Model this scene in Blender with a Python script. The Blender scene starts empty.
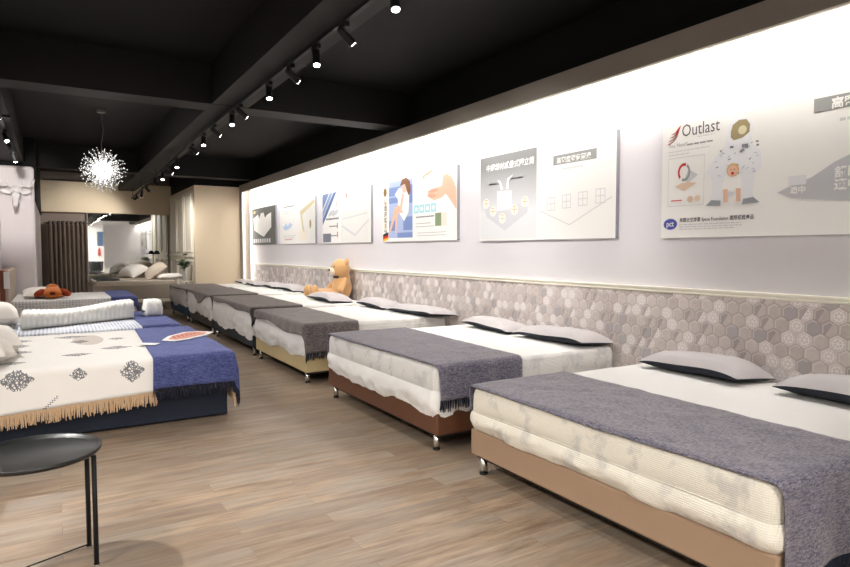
import bpy, bmesh, math, random
from mathutils import Vector, Matrix, noise, Euler
R = random.Random(7)
C = bpy.context.scene.collection
PI = math.pi
sc = bpy.context.scene

# ------------------------------------------------------------------ materials
class NT:
    def __init__(s, name):
        s.m = bpy.data.materials.new(name); s.m.use_nodes = True
        s.t = s.m.node_tree; s.n = s.t.nodes; s.l = s.t.links
        s.b = s.n['Principled BSDF']
    def node(s, typ, **kw):
        n = s.n.new(typ)
        for k, v in kw.items(): setattr(n, k, v)
        return n
    def inp(s, sock, v):
        if hasattr(v, 'is_output') or isinstance(v, bpy.types.NodeSocket): s.l.new(v, sock)
        else: sock.default_value = v
    def math(s, op, a, b=0.0, c=0.0, clamp=False):
        n = s.node('ShaderNodeMath', operation=op, use_clamp=clamp)
        s.inp(n.inputs[0], a); s.inp(n.inputs[1], b); s.inp(n.inputs[2], c)
        return n.outputs[0]
    def vmath(s, op, a, b=(0, 0, 0)):
        n = s.node('ShaderNodeVectorMath', operation=op)
        s.inp(n.inputs[0], a); s.inp(n.inputs[1], b)
        return n.outputs['Value'] if op in ('DOT_PRODUCT', 'LENGTH', 'DISTANCE') else n.outputs[0]
    def mix(s, f, a, b):
        n = s.node('ShaderNodeMix', data_type='RGBA')
        s.inp(n.inputs[0], f); s.inp(n.inputs[6], col(a)); s.inp(n.inputs[7], col(b))
        return n.outputs[2]
    def noise(s, vec, scale, detail=3, rough=.5):
        n = s.node('ShaderNodeTexNoise'); n.inputs['Scale'].default_value = scale
        n.inputs['Detail'].default_value = detail; n.inputs['Roughness'].default_value = rough
        if vec is not None: s.l.new(vec, n.inputs['Vector'])
        return n.outputs['Fac']
    def ramp(s, f, a, b):
        n = s.node('ShaderNodeMapRange'); n.inputs['From Min'].default_value = a; n.inputs['From Max'].default_value = b
        s.inp(n.inputs['Value'], f); return n.outputs[0]
    def coord(s, k='Object'):
        return s.node('ShaderNodeTexCoord').outputs[k]
    def scalev(s, v, sx, sy, sz):
        return s.vmath('MULTIPLY', v, (sx, sy, sz))
    def bump(s, h, strength=.3, dist=.01):
        n = s.node('ShaderNodeBump'); n.inputs['Strength'].default_value = strength
        n.inputs['Distance'].default_value = dist; s.l.new(h, n.inputs['Height'])
        s.l.new(n.outputs[0], s.b.inputs['Normal'])

def col(c):
    if isinstance(c, bpy.types.NodeSocket): return c
    return (c[0], c[1], c[2], 1.0)
def srgb(r, g, b):
    f = lambda v: ((v/255+.055)/1.055)**2.4 if v/255 > .04045 else v/255/12.92
    return (f(r), f(g), f(b))

def mat(name, c, rough=.6, metal=0.0, emit=0.0, var=0.0, vs=8, bump=0.0, bs=40, sheen=0.0, spec=.5, coat=0.0):
    t = NT(name); b = t.b
    b.inputs['Roughness'].default_value = rough; b.inputs['Metallic'].default_value = metal
    b.inputs['Specular IOR Level'].default_value = spec
    o = t.coord()
    if var: t.l.new(t.mix(t.noise(o, vs), tuple(v*(1-var) for v in c), tuple(min(1, v*(1+var)) for v in c)), b.inputs['Base Color'])
    else: b.inputs['Base Color'].default_value = col(c)
    if bump: t.bump(t.noise(o, bs), bump)
    if sheen: b.inputs['Sheen Weight'].default_value = sheen; b.inputs['Sheen Roughness'].default_value = .4
    if coat: b.inputs['Coat Weight'].default_value = coat
    if emit:
        b.inputs['Emission Color'].default_value = col(c); b.inputs['Emission Strength'].default_value = emit
    return t.m

def woven(name, c1, c2, scale=220, sheen=.4, tint=(.8, .75, .72), bs=.25):
    t = NT(name); o = t.coord()
    n1 = t.noise(t.scalev(o, 1, .12, .6), scale, 2, .7); n2 = t.noise(t.scalev(o, .12, 1, .6), scale, 2, .7)
    n3 = t.noise(o, 6, 3)
    f = t.math('ADD', t.math('MULTIPLY', n1, .5), t.math('MULTIPLY', n2, .5))
    f = t.ramp(f, .40, .60)
    f = t.math('ADD', t.math('MULTIPLY', f, .85), t.math('MULTIPLY', t.math('SUBTRACT', n3, .5), .5), clamp=True)
    t.l.new(t.mix(f, c1, c2), t.b.inputs['Base Color'])
    t.b.inputs['Roughness'].default_value = .9; t.b.inputs['Specular IOR Level'].default_value = .15
    t.b.inputs['Sheen Weight'].default_value = sheen; t.b.inputs['Sheen Tint'].default_value = col(tint)
    t.bump(f, bs, .004)
    return t.m

def mattress_mat(name, c, blot, quilt=90):
    t = NT(name); o = t.coord()
    n = t.ramp(t.noise(o, 5.5, 4, .65), .52, .62)
    t.l.new(t.mix(t.math('MULTIPLY', n, .7), c, blot), t.b.inputs['Base Color'])
    t.b.inputs['Roughness'].default_value = .8; t.b.inputs['Specular IOR Level'].default_value = .25
    s = t.node('ShaderNodeSeparateXYZ'); t.l.new(o, s.inputs[0])
    a = t.math('SINE', t.math('MULTIPLY', t.math('ADD', s.outputs[1], s.outputs[2]), quilt*2))
    b = t.math('SINE', t.math('MULTIPLY', t.math('SUBTRACT', s.outputs[1], s.outputs[2]), quilt*2))
    h = t.math('MULTIPLY', a, b)
    h = t.math('ADD', h, t.math('MULTIPLY', t.noise(o, 30), 1.5))
    t.bump(h, .35, .005)
    return t.m

def dotted_mat(name, c, dot, sc_=28):
    t = NT(name); o = t.coord()
    v = t.node('ShaderNodeTexVoronoi'); v.inputs['Scale'].default_value = sc_; v.inputs['Randomness'].default_value = .15
    s = t.node('ShaderNodeSeparateXYZ'); t.l.new(o, s.inputs[0]); cc = t.node('ShaderNodeCombineXYZ'); t.l.new(s.outputs[0], cc.inputs[0]); t.l.new(t.math('ADD', s.outputs[1], s.outputs[2]), cc.inputs[1]); t.l.new(cc.outputs[0], v.inputs['Vector'])
    f = t.ramp(v.outputs['Distance'], .42, .28)
    n = t.ramp(t.noise(o, 4), .35, .6)
    t.l.new(t.mix(t.math('MULTIPLY', f, t.math('ADD', t.math('MULTIPLY', n, .6), .3)), c, dot), t.b.inputs['Base Color'])
    t.b.inputs['Roughness'].default_value = .85
    return t.m

def floor_mat():
    t = NT('wood_planks'); o = t.coord()
    s = t.node('ShaderNodeSeparateXYZ'); t.l.new(o, s.inputs[0])
    bt = t.node('ShaderNodeTexBrick'); bt.offset = .37; bt.inputs['Scale'].default_value = 1
    bt.inputs['Brick Width'].default_value = 1.22; bt.inputs['Row Height'].default_value = .152
    bt.inputs['Mortar Size'].default_value = .0016; bt.inputs['Bias'].default_value = 0
    bt.inputs['Color1'].default_value = (0, 0, 0, 1); bt.inputs['Color2'].default_value = (1, 1, 1, 1); bt.inputs['Mortar'].default_value = (.5, .5, .5, 1)
    t.l.new(o, bt.inputs['Vector'])
    sep = t.node('ShaderNodeSeparateColor'); t.l.new(bt.outputs['Color'], sep.inputs[0]); pl = sep.outputs[0]
    off = t.node('ShaderNodeCombineXYZ'); t.l.new(t.math('MULTIPLY', pl, 13.7), off.inputs[0]); t.l.new(t.math('MULTIPLY', pl, 5.1), off.inputs[1])
    p = t.vmath('ADD', o, off.outputs[0])
    g1 = t.noise(t.scalev(p, .9, 7.5, 1), 2.4, 6, .68)
    g2 = t.noise(t.scalev(p, 1.2, 40, 1), 2.5, 4, .65)
    g3 = t.noise(t.scalev(p, .8, 3.5, 1), 1.6, 3, .5)
    base = t.mix(t.ramp(g1, .34, .66), srgb(112, 92, 74), srgb(172, 150, 126))
    base = t.mix(t.math('MULTIPLY', t.ramp(g3, .42, .64), .55), base, srgb(146, 140, 130))
    base = t.mix(t.math('MULTIPLY', t.ramp(g2, .5, .75), .3), base, srgb(98, 74, 58))
    base = t.mix(t.math('MULTIPLY', t.math('SUBTRACT', 1.0, pl), .45), base, srgb(108, 90, 74))
    vo = t.node('ShaderNodeTexVoronoi'); vo.inputs['Scale'].default_value = 1.9; t.l.new(t.scalev(o, 1, 2.2, 1), vo.inputs['Vector'])
    base = t.mix(t.math('MULTIPLY', t.ramp(vo.outputs['Distance'], .06, .02), .55), base, srgb(86, 62, 46))
    base = t.mix(t.math('MULTIPLY', bt.outputs['Fac'], .45), base, srgb(96, 80, 66))
    t.l.new(base, t.b.inputs['Base Color'])
    t.b.inputs['Roughness'].default_value = .42; t.b.inputs['Specular IOR Level'].default_value = .35
    t.bump(g2, .06, .004)
    return t.m

def hex_mat():
    t = NT('hexagon_wallpaper'); o = t.coord()
    s = t.node('ShaderNodeSeparateXYZ'); t.l.new(o, s.inputs[0])
    W = .098                         # flat to flat
    c = t.node('ShaderNodeCombineXYZ')
    t.l.new(t.math('DIVIDE', s.outputs[1], W), c.inputs[0]); t.l.new(t.math('DIVIDE', s.outputs[2], W), c.inputs[1])
    p = c.outputs[0]
    r = (1.0, 1.7320508, 1.0); h = (.5, .8660254, 0)
    def cell(v):
        n = t.node('ShaderNodeVectorMath', operation='WRAP')   # wrap into [-r/2, r/2]
        t.l.new(v, n.inputs[0]); n.inputs[1].default_value = (.5, .8660254, .5); n.inputs[2].default_value = (-.5, -.8660254, -.5)
        return n.outputs[0]
    a = cell(p); b = cell(t.vmath('SUBTRACT', p, h))
    la = t.vmath('LENGTH', a); lb = t.vmath('LENGTH', b)
    f = t.math('LESS_THAN', lb, la)
    m = t.node('ShaderNodeMix', data_type='VECTOR'); t.l.new(f, m.inputs[0]); t.l.new(a, m.inputs[4]); t.l.new(b, m.inputs[5])
    g = m.outputs[1]
    cid = t.vmath('SUBTRACT', p, g)
    wn = t.node('ShaderNodeTexWhiteNoise', noise_dimensions='3D')
    sn = t.vmath('SNAP', t.vmath('ADD', cid, (.02, .02, 0)), (.25, .25, 1.0)); t.l.new(sn, wn.inputs['Vector'])
    wv = wn.outputs['Value']; wc = t.node('ShaderNodeSeparateColor'); t.l.new(wn.outputs['Color'], wc.inputs[0])
    sg = t.node('ShaderNodeSeparateXYZ'); t.l.new(g, sg.inputs[0])
    gx = t.math('ABSOLUTE', sg.outputs[0]); gy = t.math('ABSOLUTE', sg.outputs[1])
    d2 = t.math('ADD', t.math('MULTIPLY', gx, .5), t.math('MULTIPLY', gy, .8660254))
    hd = t.math('MAXIMUM', gx, d2)                              # .5 at the edge
    # plain tone per cell
    base = t.mix(wv, srgb(190, 178, 173), srgb(220, 210, 205))
    base = t.mix(t.math('MULTIPLY', t.ramp(t.noise(o, 22, 4, .7), .4, .65), .35), base, srgb(222, 213, 208))
    # star lattice cells
    ang = t.math('ARCTAN2', sg.outputs[1], sg.outputs[0])
    spoke = t.math('ABSOLUTE', t.math('SINE', t.math('MULTIPLY', ang, 3.0)))
    st = t.math('LESS_THAN', t.math('MULTIPLY', spoke, t.vmath('LENGTH', g)), .075)
    ring = t.math('LESS_THAN', t.math('ABSOLUTE', t.math('SUBTRACT', hd, .27)), .035)
    ring2 = t.math('GREATER_THAN', hd, .43)
    star = t.math('MAXIMUM', st, t.math('MAXIMUM', ring, ring2))
    isstar = t.math('GREATER_THAN', wc.outputs[0], .66)
    base = t.mix(t.math('MULTIPLY', isstar, .5), base, srgb(216, 207, 203))
    base = t.mix(t.math('MULTIPLY', t.math('MULTIPLY', star, isstar), .9), base, srgb(243, 238, 236))
    # grey cells and grey triangles
    isg = t.math('GREATER_THAN', wc.outputs[1], .90)
    base = t.mix(t.math('MULTIPLY', isg, .8), base, srgb(172, 166, 168))
    tri = t.math('MULTIPLY', t.math('GREATER_THAN', wc.outputs[2], .80), t.math('GREATER_THAN', t.math('ADD', sg.outputs[0], t.math('MULTIPLY', sg.outputs[1], .577)), .02))
    base = t.mix(t.math('MULTIPLY', tri, .75), base, srgb(164, 152, 150))
    # bevelled rim
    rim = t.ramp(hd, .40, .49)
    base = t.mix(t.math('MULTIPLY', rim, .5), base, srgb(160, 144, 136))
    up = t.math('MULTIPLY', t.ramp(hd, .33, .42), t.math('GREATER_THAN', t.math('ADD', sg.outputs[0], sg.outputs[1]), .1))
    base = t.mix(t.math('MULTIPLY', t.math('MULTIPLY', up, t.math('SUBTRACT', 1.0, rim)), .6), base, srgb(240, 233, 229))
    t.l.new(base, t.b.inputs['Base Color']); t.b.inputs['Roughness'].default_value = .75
    return t.m

def spread_mat():
    """white bedspread printed with lace medallions; coordinates come from the cloth's own flat UVs"""
    t = NT('printed_white_cotton'); uv = t.node('ShaderNodeUVMap', uv_map='flat').outputs[0]
    s = t.node('ShaderNodeSeparateXYZ'); t.l.new(uv, s.inputs[0]); U, V = s.outputs[0], s.outputs[1]
    meds = [(-.25, 5.16, .115, .085), (.135, 5.165, .062, .05), (.497, 5.155, .095, .088),
            (-.29, 5.55, .11, .07), (-.27, 6.1, .10, .09), (-.28, 6.5, .09, .10), (-.29, 6.85, .11, .12),
            (.14, 5.74, .13, .075), (.45, 5.98, .14, .10), (.19, 6.55, .09, .12), (.12, 6.95, .16, .1), (.5, 6.6, .08, .1), (-.6, 5.4, .1, .1)]
    k = None
    for cx, cy, a, b in meds:
        du = t.math('DIVIDE', t.math('ABSOLUTE', t.math('SUBTRACT', U, cx)), a)
        dv = t.math('DIVIDE', t.math('ABSOLUTE', t.math('SUBTRACT', V, cy)), b)
        d = t.math('ADD', t.math('POWER', du, 1.15), t.math('POWER', dv, 1.15))
        # scalloped lace rings
        k = d if k is None else t.math('MINIMUM', k, d)
    vo = t.node('ShaderNodeTexVoronoi', feature='DISTANCE_TO_EDGE'); vo.inputs['Scale'].default_value = 58; t.l.new(uv, vo.inputs['Vector'])
    vo2 = t.node('ShaderNodeTexVoronoi'); vo2.inputs['Scale'].default_value = 34; t.l.new(uv, vo2.inputs['Vector'])
    lace = t.math('LESS_THAN', vo.outputs['Distance'], .17)
    edge = t.math('LESS_THAN', t.math('ADD', k, t.math('MULTIPLY', vo2.outputs['Distance'], .35)), 1.12)
    f = t.math('MULTIPLY', lace, edge)
    # short script line
    lu = t.math('SUBTRACT', U, -.05); lv = t.math('SUBTRACT', V, 4.975)
    along = t.math('ADD', t.math('MULTIPLY', lu, .72), t.math('MULTIPLY', lv, .69)); across = t.math('SUBTRACT', t.math('MULTIPLY', lv, .72), t.math('MULTIPLY', lu, .69))
    wob = t.math('ABSOLUTE', t.math('SUBTRACT', across, t.math('MULTIPLY', t.math('SINE', t.math('MULTIPLY', along, 330.0)), .007)))
    ln = t.math('MULTIPLY', t.math('LESS_THAN', wob, .004), t.math('LESS_THAN', t.math('ABSOLUTE', along), .068))
    f = t.math('MAXIMUM', f, ln)
    # big soft beige blot on the top
    eu = t.math('DIVIDE', t.math('SUBTRACT', U, .26), .13); ev = t.math('DIVIDE', t.math('SUBTRACT', V, 6.65), .36)
    el = t.math('LESS_THAN', t.math('ADD', t.math('MULTIPLY', eu, eu), t.math('MULTIPLY', ev, ev)), 1.0)
    base = t.mix(t.math('MULTIPLY', el, .8), srgb(232, 228, 222), srgb(196, 184, 174))
    base = t.mix(t.math('MULTIPLY', f, .85), base, srgb(84, 86, 94))
    t.l.new(base, t.b.inputs['Base Color']); t.b.inputs['Roughness'].default_value = .85; t.b.inputs['Specular IOR Level'].default_value = .2
    t.bump(t.noise(uv, 260), .1, .003)
    return t.m

M = dict(
    floor=floor_mat(), hexw=hex_mat(), spread=spread_mat(),
    wall=mat('lilac_grey_paint', srgb(224, 220, 223), .7, bump=.05, bs=300, spec=.3),
    cream=mat('cream_paint', srgb(222, 204, 176), .75, spec=.3), white=mat('white_paint', srgb(226, 224, 222), .6, spec=.3),
    offwhite=mat('wainscot_cream', srgb(236, 228, 210), .55), trim=mat('ivory_moulding', srgb(238, 234, 220), .45),
    black=mat('black_ceiling_paint', (.0035, .0033, .003), .75, var=.3, vs=1.5, spec=.25), beam=mat('black_brown_beam_paint', (.0065, .006, .0053), .65, spec=.3),
    fascia=mat('grey_brown_laminate', srgb(136, 128, 119), .6, var=.12, vs=160, bump=.1, bs=120),
    mauve=mat('mauve_brown_wall', srgb(138, 124, 114), .8), column=mat('pale_column_paint', srgb(222, 214, 214), .7),
    led=mat('led_strip', (1, .985, .96), .5, emit=46), ledend=mat('led_strip_end', (1, .97, .92), .5, emit=22), lens=mat('spotlight_lens', (1, .96, .9), .3, emit=45),
    bmetal=mat('black_metal', (.006, .006, .006), .55, 0, spec=.3), matt_black=mat('matt_black', (.008, .008, .008), .6), traymetal=mat('black_tray_enamel', (.010, .0105, .010), .33, .1),
    chrome=mat('chrome', (.75, .75, .74), .18, 1), steel=mat('steel', (.5, .48, .45), .3, 1),
    mirror=mat('mirror_glass', (.86, .88, .86), .02, 1), 
    tan=mat('beige_fabric', srgb(152, 126, 102), .85, var=.1, vs=200, bump=.15, bs=300), leather=mat('brown_leather', srgb(98, 62, 42), .42, var=.08, vs=30, bump=.08, bs=120),
    creamfab=mat('cream_leatherette', srgb(196, 176, 132), .5), slate=mat('slate_black_fabric', srgb(38, 44, 48), .75, var=.1, vs=150),
    darkbrown=mat('dark_taupe_fabric', srgb(66, 58, 54), .75), teal=mat('steel_blue_fabric', srgb(52, 80, 104), .75), navybase=mat('navy_fabric', srgb(22, 31, 48), .8, var=.12, vs=160, bump=.1, bs=250),
    greyfab=mat('taupe_grey_fabric', srgb(160, 148, 134), .85, var=.08, vs=100), greylin=mat('taupe_linen', srgb(184, 170, 154), .85, bump=.2, bs=20),
    matt1=mattress_mat('cream_quilted_ticking', srgb(222, 216, 202), srgb(188, 184, 178), 170), matt2=mattress_mat('white_floral_ticking', srgb(228, 226, 222), srgb(196, 196, 196), 150),
    matt3=mattress_mat('white_ticking', srgb(226, 222, 216), srgb(206, 202, 196), 50), sheet=mat('white_sheet', srgb(234, 232, 228), .8, bump=.12, bs=60, spec=.2),
    dotted=dotted_mat('blue_dotted_ticking', srgb(222, 224, 228), srgb(110, 126, 166)), dotted2=dotted_mat('grey_dotted_ticking', srgb(232, 230, 226), srgb(176, 182, 194), 22),
    chambray=woven('blue_grey_chambray', srgb(48, 50, 78), srgb(150, 144, 150), scale=260), greythrow=woven('warm_grey_weave', srgb(62, 58, 62), srgb(142, 132, 128)),
    darkthrow=woven('charcoal_weave', srgb(56, 52, 52), srgb(120, 110, 106)), navythrow=woven('royal_navy_weave', srgb(40, 48, 92), srgb(98, 106, 156), sheen=.3, tint=(.5, .55, .9)),
    fr_navy=mat('navy_fringe', srgb(22, 26, 44), .9), fr_dark=mat('dark_fringe', srgb(38, 40, 52), .9), fr_tan=mat('tan_fringe', srgb(206, 176, 142), .9, var=.2, vs=60),
    pgrey=mat('light_grey_pillow_cotton', srgb(190, 184, 184), .85, bump=.15, bs=14), pnavy=mat('charcoal_navy_cotton', srgb(30, 34, 46), .85), pwhite=mat('white_pillow_cotton', srgb(228, 222, 214), .85, bump=.1, bs=20),
    foam=mat('white_foam', srgb(232, 230, 224), .8, bump=.25, bs=70), bear=mat('tan_plush', srgb(206, 160, 108), .95, var=.15, vs=60, bump=.5, bs=160, sheen=.5), muzzle=mat('cream_plush', srgb(232, 214, 190), .95, bump=.5, bs=160),
    orange=mat('orange_plush', srgb(200, 108, 36), .95, var=.15, vs=50, bump=.5, bs=140, sheen=.3), rust=mat('rust_plush', srgb(150, 58, 18), .95, bump=.5, bs=140), darkred=mat('dark_red_plush', srgb(110, 30, 14), .9),
    curtain=mat('brown_curtain_cloth', srgb(100, 84, 72), .8, sheen=.3), leaf=mat('green_leaf', srgb(44, 74, 42), .45), glass=mat('pale_ceramic', srgb(190, 190, 186), .3),
    deer=mat('white_resin', srgb(232, 228, 226), .45), woodb=mat('orange_brown_wood', srgb(128, 66, 34), .5), paper=mat('paper_white', srgb(238, 236, 232), .6),
    crystal=mat('chandelier_crystal', (.8, .8, .8), .2, emit=.7), bulb=mat('chandelier_bulb', (1, .96, .9), .3, emit=14), panel=mat('fill_lamp_panel', (1, .98, .95), .4, emit=6),
    panel_edge=mat('grey_panel_edge', srgb(140, 140, 148), .7),
    red=mat('print_red', srgb(200, 40, 36), .6), dred=mat('dull_red', srgb(186, 30, 30), .4),
)
def pm(name, r, g, b, rough=.65):
    k = 'print_' + name
    if k not in M: M[k] = mat(k + '_ink', srgb(r, g, b), rough)
    return M[k]

# ------------------------------------------------------------------ mesh building
class MB:
    def __init__(s): s.v = []; s.f = []; s.mi = []; s.uv = {}
    def face(s, idx, m=0): s.f.append(tuple(idx)); s.mi.append(m)
    def box(s, x0, x1, y0, y1, z0, z1, m=0):
        o = len(s.v); s.v += [(x, y, z) for z in (z0, z1) for y in (y0, y1) for x in (x0, x1)]
        for q in ((0, 2, 3, 1), (4, 5, 7, 6), (0, 1, 5, 4), (2, 6, 7, 3), (0, 4, 6, 2), (1, 3, 7, 5)): s.face([o+i for i in q], m)
        return s
    def ring_loft(s, rings, cap0=True, cap1=True, m=0, closed=True):
        o = len(s.v); n = len(rings[0])
        for r in rings: s.v += [tuple(p) for p in r]
        for i in range(len(rings)-1):
            for j in range(n if closed else n-1):
                k = (j+1) % n
                s.face((o+i*n+j, o+i*n+k, o+(i+1)*n+k, o+(i+1)*n+j), m)
        if cap0: s.face([o+j for j in reversed(range(n))], m)
        if cap1: s.face([o+(len(rings)-1)*n+j for j in range(n)], m)
        return s
    def tube(s, pts, r, n=8, m=0, cap=True):
        pts = [Vector(p) for p in pts]; rr = r if isinstance(r, (list, tuple)) else [r]*len(pts)
        rings = []; up = None
        for i, p in enumerate(pts):
            d = (pts[min(i+1, len(pts)-1)] - pts[max(i-1, 0)]).normalized()
            if up is None: up = Vector((0, 0, 1)) if abs(d.z) < .9 else Vector((1, 0, 0))
            a = d.cross(up).normalized(); b = a.cross(d).normalized(); up = b
            rings.append([p + a*math.cos(t)*rr[i] + b*math.sin(t)*rr[i] for t in [2*PI*j/n for j in range(n)]])
        return s.ring_loft([list(reversed(r_)) for r_ in rings] if False else rings, cap, cap, m)
    def lathe(s, prof, n=32, c=(0, 0, 0), m=0, cap0=True, cap1=True):
        rings = [[(c[0]+r*math.cos(2*PI*j/n), c[1]+r*math.sin(2*PI*j/n), c[2]+z) for j in range(n)] for r, z in prof]
        return s.ring_loft(rings, cap0, cap1, m)
    def ell(s, c, r, m=0, rot=None, seg=16, rg=10):
        o = len(s.v); Rm = Euler(rot).to_matrix() if rot else Matrix.Identity(3)
        rings = []
        for i in range(1, rg):
            a = PI*i/rg
            rings.append([Vector(c) + Rm @ Vector((r[0]*math.sin(a)*math.cos(2*PI*j/seg), r[1]*math.sin(a)*math.sin(2*PI*j/seg), -r[2]*math.cos(a))) for j in range(seg)])
        for q in rings: s.v += [tuple(p) for p in q]
        for i in range(len(rings)-1):
            for j in range(seg):
                k = (j+1) % seg; s.face((o+i*seg+j, o+i*seg+k, o+(i+1)*seg+k, o+(i+1)*seg+j), m)
        b = len(s.v); s.v += [tuple(Vector(c)+Rm @ Vector((0, 0, -r[2]))), tuple(Vector(c)+Rm @ Vector((0, 0, r[2])))]
        for j in range(seg):
            k = (j+1) % seg; s.face((b, o+k, o+j), m); e = o+(len(rings)-1)*seg; s.face((b+1, e+j, e+k), m)
        return s
    def poly(s, pts, m=0): 
        o = len(s.v); s.v += [tuple(p) for p in pts]; s.face([o+i for i in range(len(pts))], m); return s
    def prism(s, pts2, z0, z1, m=0):     # outline in local xy extruded in z
        a = [(p[0], p[1], z0) for p in pts2]; b = [(p[0], p[1], z1) for p in pts2]
        return s.ring_loft([a, b], m=m)
    def grid(s, fn, nu, nv, m=0, uvfn=None):
        o = len(s.v)
        for i in range(nu+1):
            for j in range(nv+1):
                s.v.append(tuple(fn(i/nu, j/nv)))
                if uvfn: s.uv[len(s.v)-1] = uvfn(i/nu, j/nv)
        for i in range(nu):
            for j in range(nv):
                a = o+i*(nv+1)+j; s.face((a, a+nv+1, a+nv+2, a+1), m)
        return s
    def build(s, name, mats, parent=None, smooth=False, local=False, bevel=0, seg=2, recenter=True, solid=0, sub=0, fixn=True):
        if not isinstance(mats, (list, tuple)): mats = [mats]
        me = bpy.data.meshes.new(name); vs = [Vector(v) for v in s.v]; loc = Vector((0, 0, 0))
        if parent is not None and not local: vs = [v - parent.location for v in vs]
        elif parent is None and recenter:
            lo = [min(v[i] for v in vs) for i in range(3)]; hi = [max(v[i] for v in vs) for i in range(3)]
            loc = Vector(((lo[0]+hi[0])/2, (lo[1]+hi[1])/2, lo[2])); vs = [v-loc for v in vs]
        me.from_pydata([tuple(v) for v in vs], [], s.f)
        for m_ in mats: me.materials.append(m_)
        for p, k in zip(me.polygons, s.mi): p.material_index = k; p.use_smooth = smooth
        if s.uv:
            l = me.uv_layers.new(name='flat')
            for lp in me.loops: l.data[lp.index].uv = s.uv.get(lp.vertex_index, (0, 0))
        if fixn:
            bm = bmesh.new(); bm.from_mesh(me); bmesh.ops.recalc_face_normals(bm, faces=bm.faces); bm.to_mesh(me); bm.free()
        me.update()
        o = bpy.data.objects.new(name, me); C.objects.link(o); o.location = loc
        if parent is not None: o.parent = parent
        if solid: md = o.modifiers.new('solid', 'SOLIDIFY'); md.thickness = solid; md.offset = 1
        if bevel: md = o.modifiers.new('bevel', 'BEVEL'); md.width = bevel; md.segments = seg; md.limit_method = 'ANGLE'
        if sub: md = o.modifiers.new('sub', 'SUBSURF'); md.levels = sub; md.render_levels = sub
        return o

def tag(o, label, cat, group=None):
    o['label'] = label; o['category'] = cat
    if group: o['group'] = group
    return o
def thing(name, loc, label, cat, group=None, rot=(0, 0, 0)):
    o = bpy.data.objects.new(name, None); C.objects.link(o); o.location = loc; o.rotation_euler = rot
    o.empty_display_size = .1
    return tag(o, label, cat, group)
def struct(name, mb, mats, **kw):
    o = mb.build(name, mats, recenter=False, **kw); o['kind'] = 'structure'; return o
def nz(x, y, z=0.0): return noise.noise(Vector((x, y, z)))

# ------------------------------------------------------------------ the room
WX = 4.1; YN, YF = -5.0, 18.8
struct('floor', MB().box(-4.1, 4.3, YN-.1, YF+.1, -.1, 0), M['floor'])
struct('ceiling', MB().box(-4.1, 4.3, YN-.1, YF+.1, 3.5, 3.6), M['black'])
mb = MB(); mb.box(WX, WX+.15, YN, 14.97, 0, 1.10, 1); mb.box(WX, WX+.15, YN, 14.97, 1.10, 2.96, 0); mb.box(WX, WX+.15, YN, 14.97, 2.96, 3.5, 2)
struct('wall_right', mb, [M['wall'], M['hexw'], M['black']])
mb = MB(); pr = [(0, 0), (.022, 0), (.03, .008), (.022, .016), (.03, .026), (.045, .034), (.045, .044), (0, .044)]
mb.ring_loft([[(WX-a, y, 1.095+b) for a, b in pr] for y in (.65, 14.75)]); struct('trim_1', mb, M['trim'])
# frame round the lit wall: lip hanging in front of a led strip
mb = MB(); mb.box(3.86, 3.885, .65, 14.95, 2.82, 2.99); mb.box(3.885, WX, .65, 14.95, 2.965, 2.99); mb.box(3.86, WX, 14.92, 14.95, 0, 2.965); mb.box(3.86, 3.885, 14.72, 14.92, 0, 2.82)
struct('trim_2', mb, M['fascia'])
mb = MB(); mb.box(3.857, 3.887, .65, 14.72, 2.808, 2.82); mb.box(3.857, 3.887, 14.708, 14.72, 0, 2.81); struct('trim_3', mb, M['trim'])
mb = MB(); mb.box(3.895, 3.93, .7, 14.7, 2.865, 2.885); tag(mb.build('led_strip', M['led']), 'long white LED strip glowing behind the ceiling edge lip above the posters', 'light strip')
mb = MB(); mb.box(3.90, 3.93, 14.895, 14.91, .6, 2.9); tag(mb.build('led_strip', M['ledend']), 'upright white LED strip glowing at the far end of the poster wall', 'light strip')
# box volume at the far end with the wainscot side
BX = 2.83
mb = MB(); mb.box(BX, WX+.15, 14.97, YF, 0, 2.95); struct('wall_far_box', mb, M['cream'])
mb = MB()
def frame_on_side(y0, y1, z0, z1, w=.05, d=.025):
    mb.box(BX-d, BX, y0, y1, z0, z0+w); mb.box(BX-d, BX, y0, y1, z1-w, z1); mb.box(BX-d, BX, y0, y0+w, z0+w, z1-w); mb.box(BX-d, BX, y1-w, y1, z0+w, z1-w)
for y0, y1 in ((15.3, 16.2), (16.35, 17.25), (17.4, 18.3)):
    frame_on_side(y0, y1, 1.38, 2.80); frame_on_side(y0, y1, .2, 1.2)
mb.box(BX-.035, BX, 15.15, 18.5, 1.27, 1.33)
struct('trim_4', mb, M['offwhite'], bevel=.006)
mb = MB(); mb.box(BX-.006, BX-.001, 15.15, 18.45, .1, 2.86); struct('trim_5', mb, M['offwhite'])
struct('wall_far', MB().box(-4.1, 4.25, YF, YF+.1, 0, 3.5), M['mauve'])
struct('wall_far_box_head', MB().box(BX+.05, WX+.15, 15.02, YF, 2.951, 3.5), M['black'])
struct('wall_far_soffit', MB().box(-.28, BX+.6, 18.55, YF, 2.44, 3.24), M['cream'])
struct('wall_left', MB().box(-1.0, -.8, 4.6, 13.4, 0, 3.5), M['column'])
struct('wall_left_column', MB().box(-1.0, -.27, 13.4, YF, 0, 2.97), M['column'], bevel=.05)
struct('wall_left_column_head', MB().box(-1.0, -.24, 13.5, YF, 2.35, 3.5), M['black'])
struct('wall_left_return', MB().box(-4.1, -.8, 4.45, 4.6, 0, 3.5), M['column'])
struct('wall_left_front', MB().box(-4.2, -4.05, YN, 4.6, 0, 3.5), M['white'])
struct('wall_rear', MB().box(-4.1, 4.3, YN-.1, YN, 0, 3.5), M['white'])
struct('wall_partition', MB().box(2.3, WX, .5, .62, 0, 2.86), M['white'])
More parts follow.
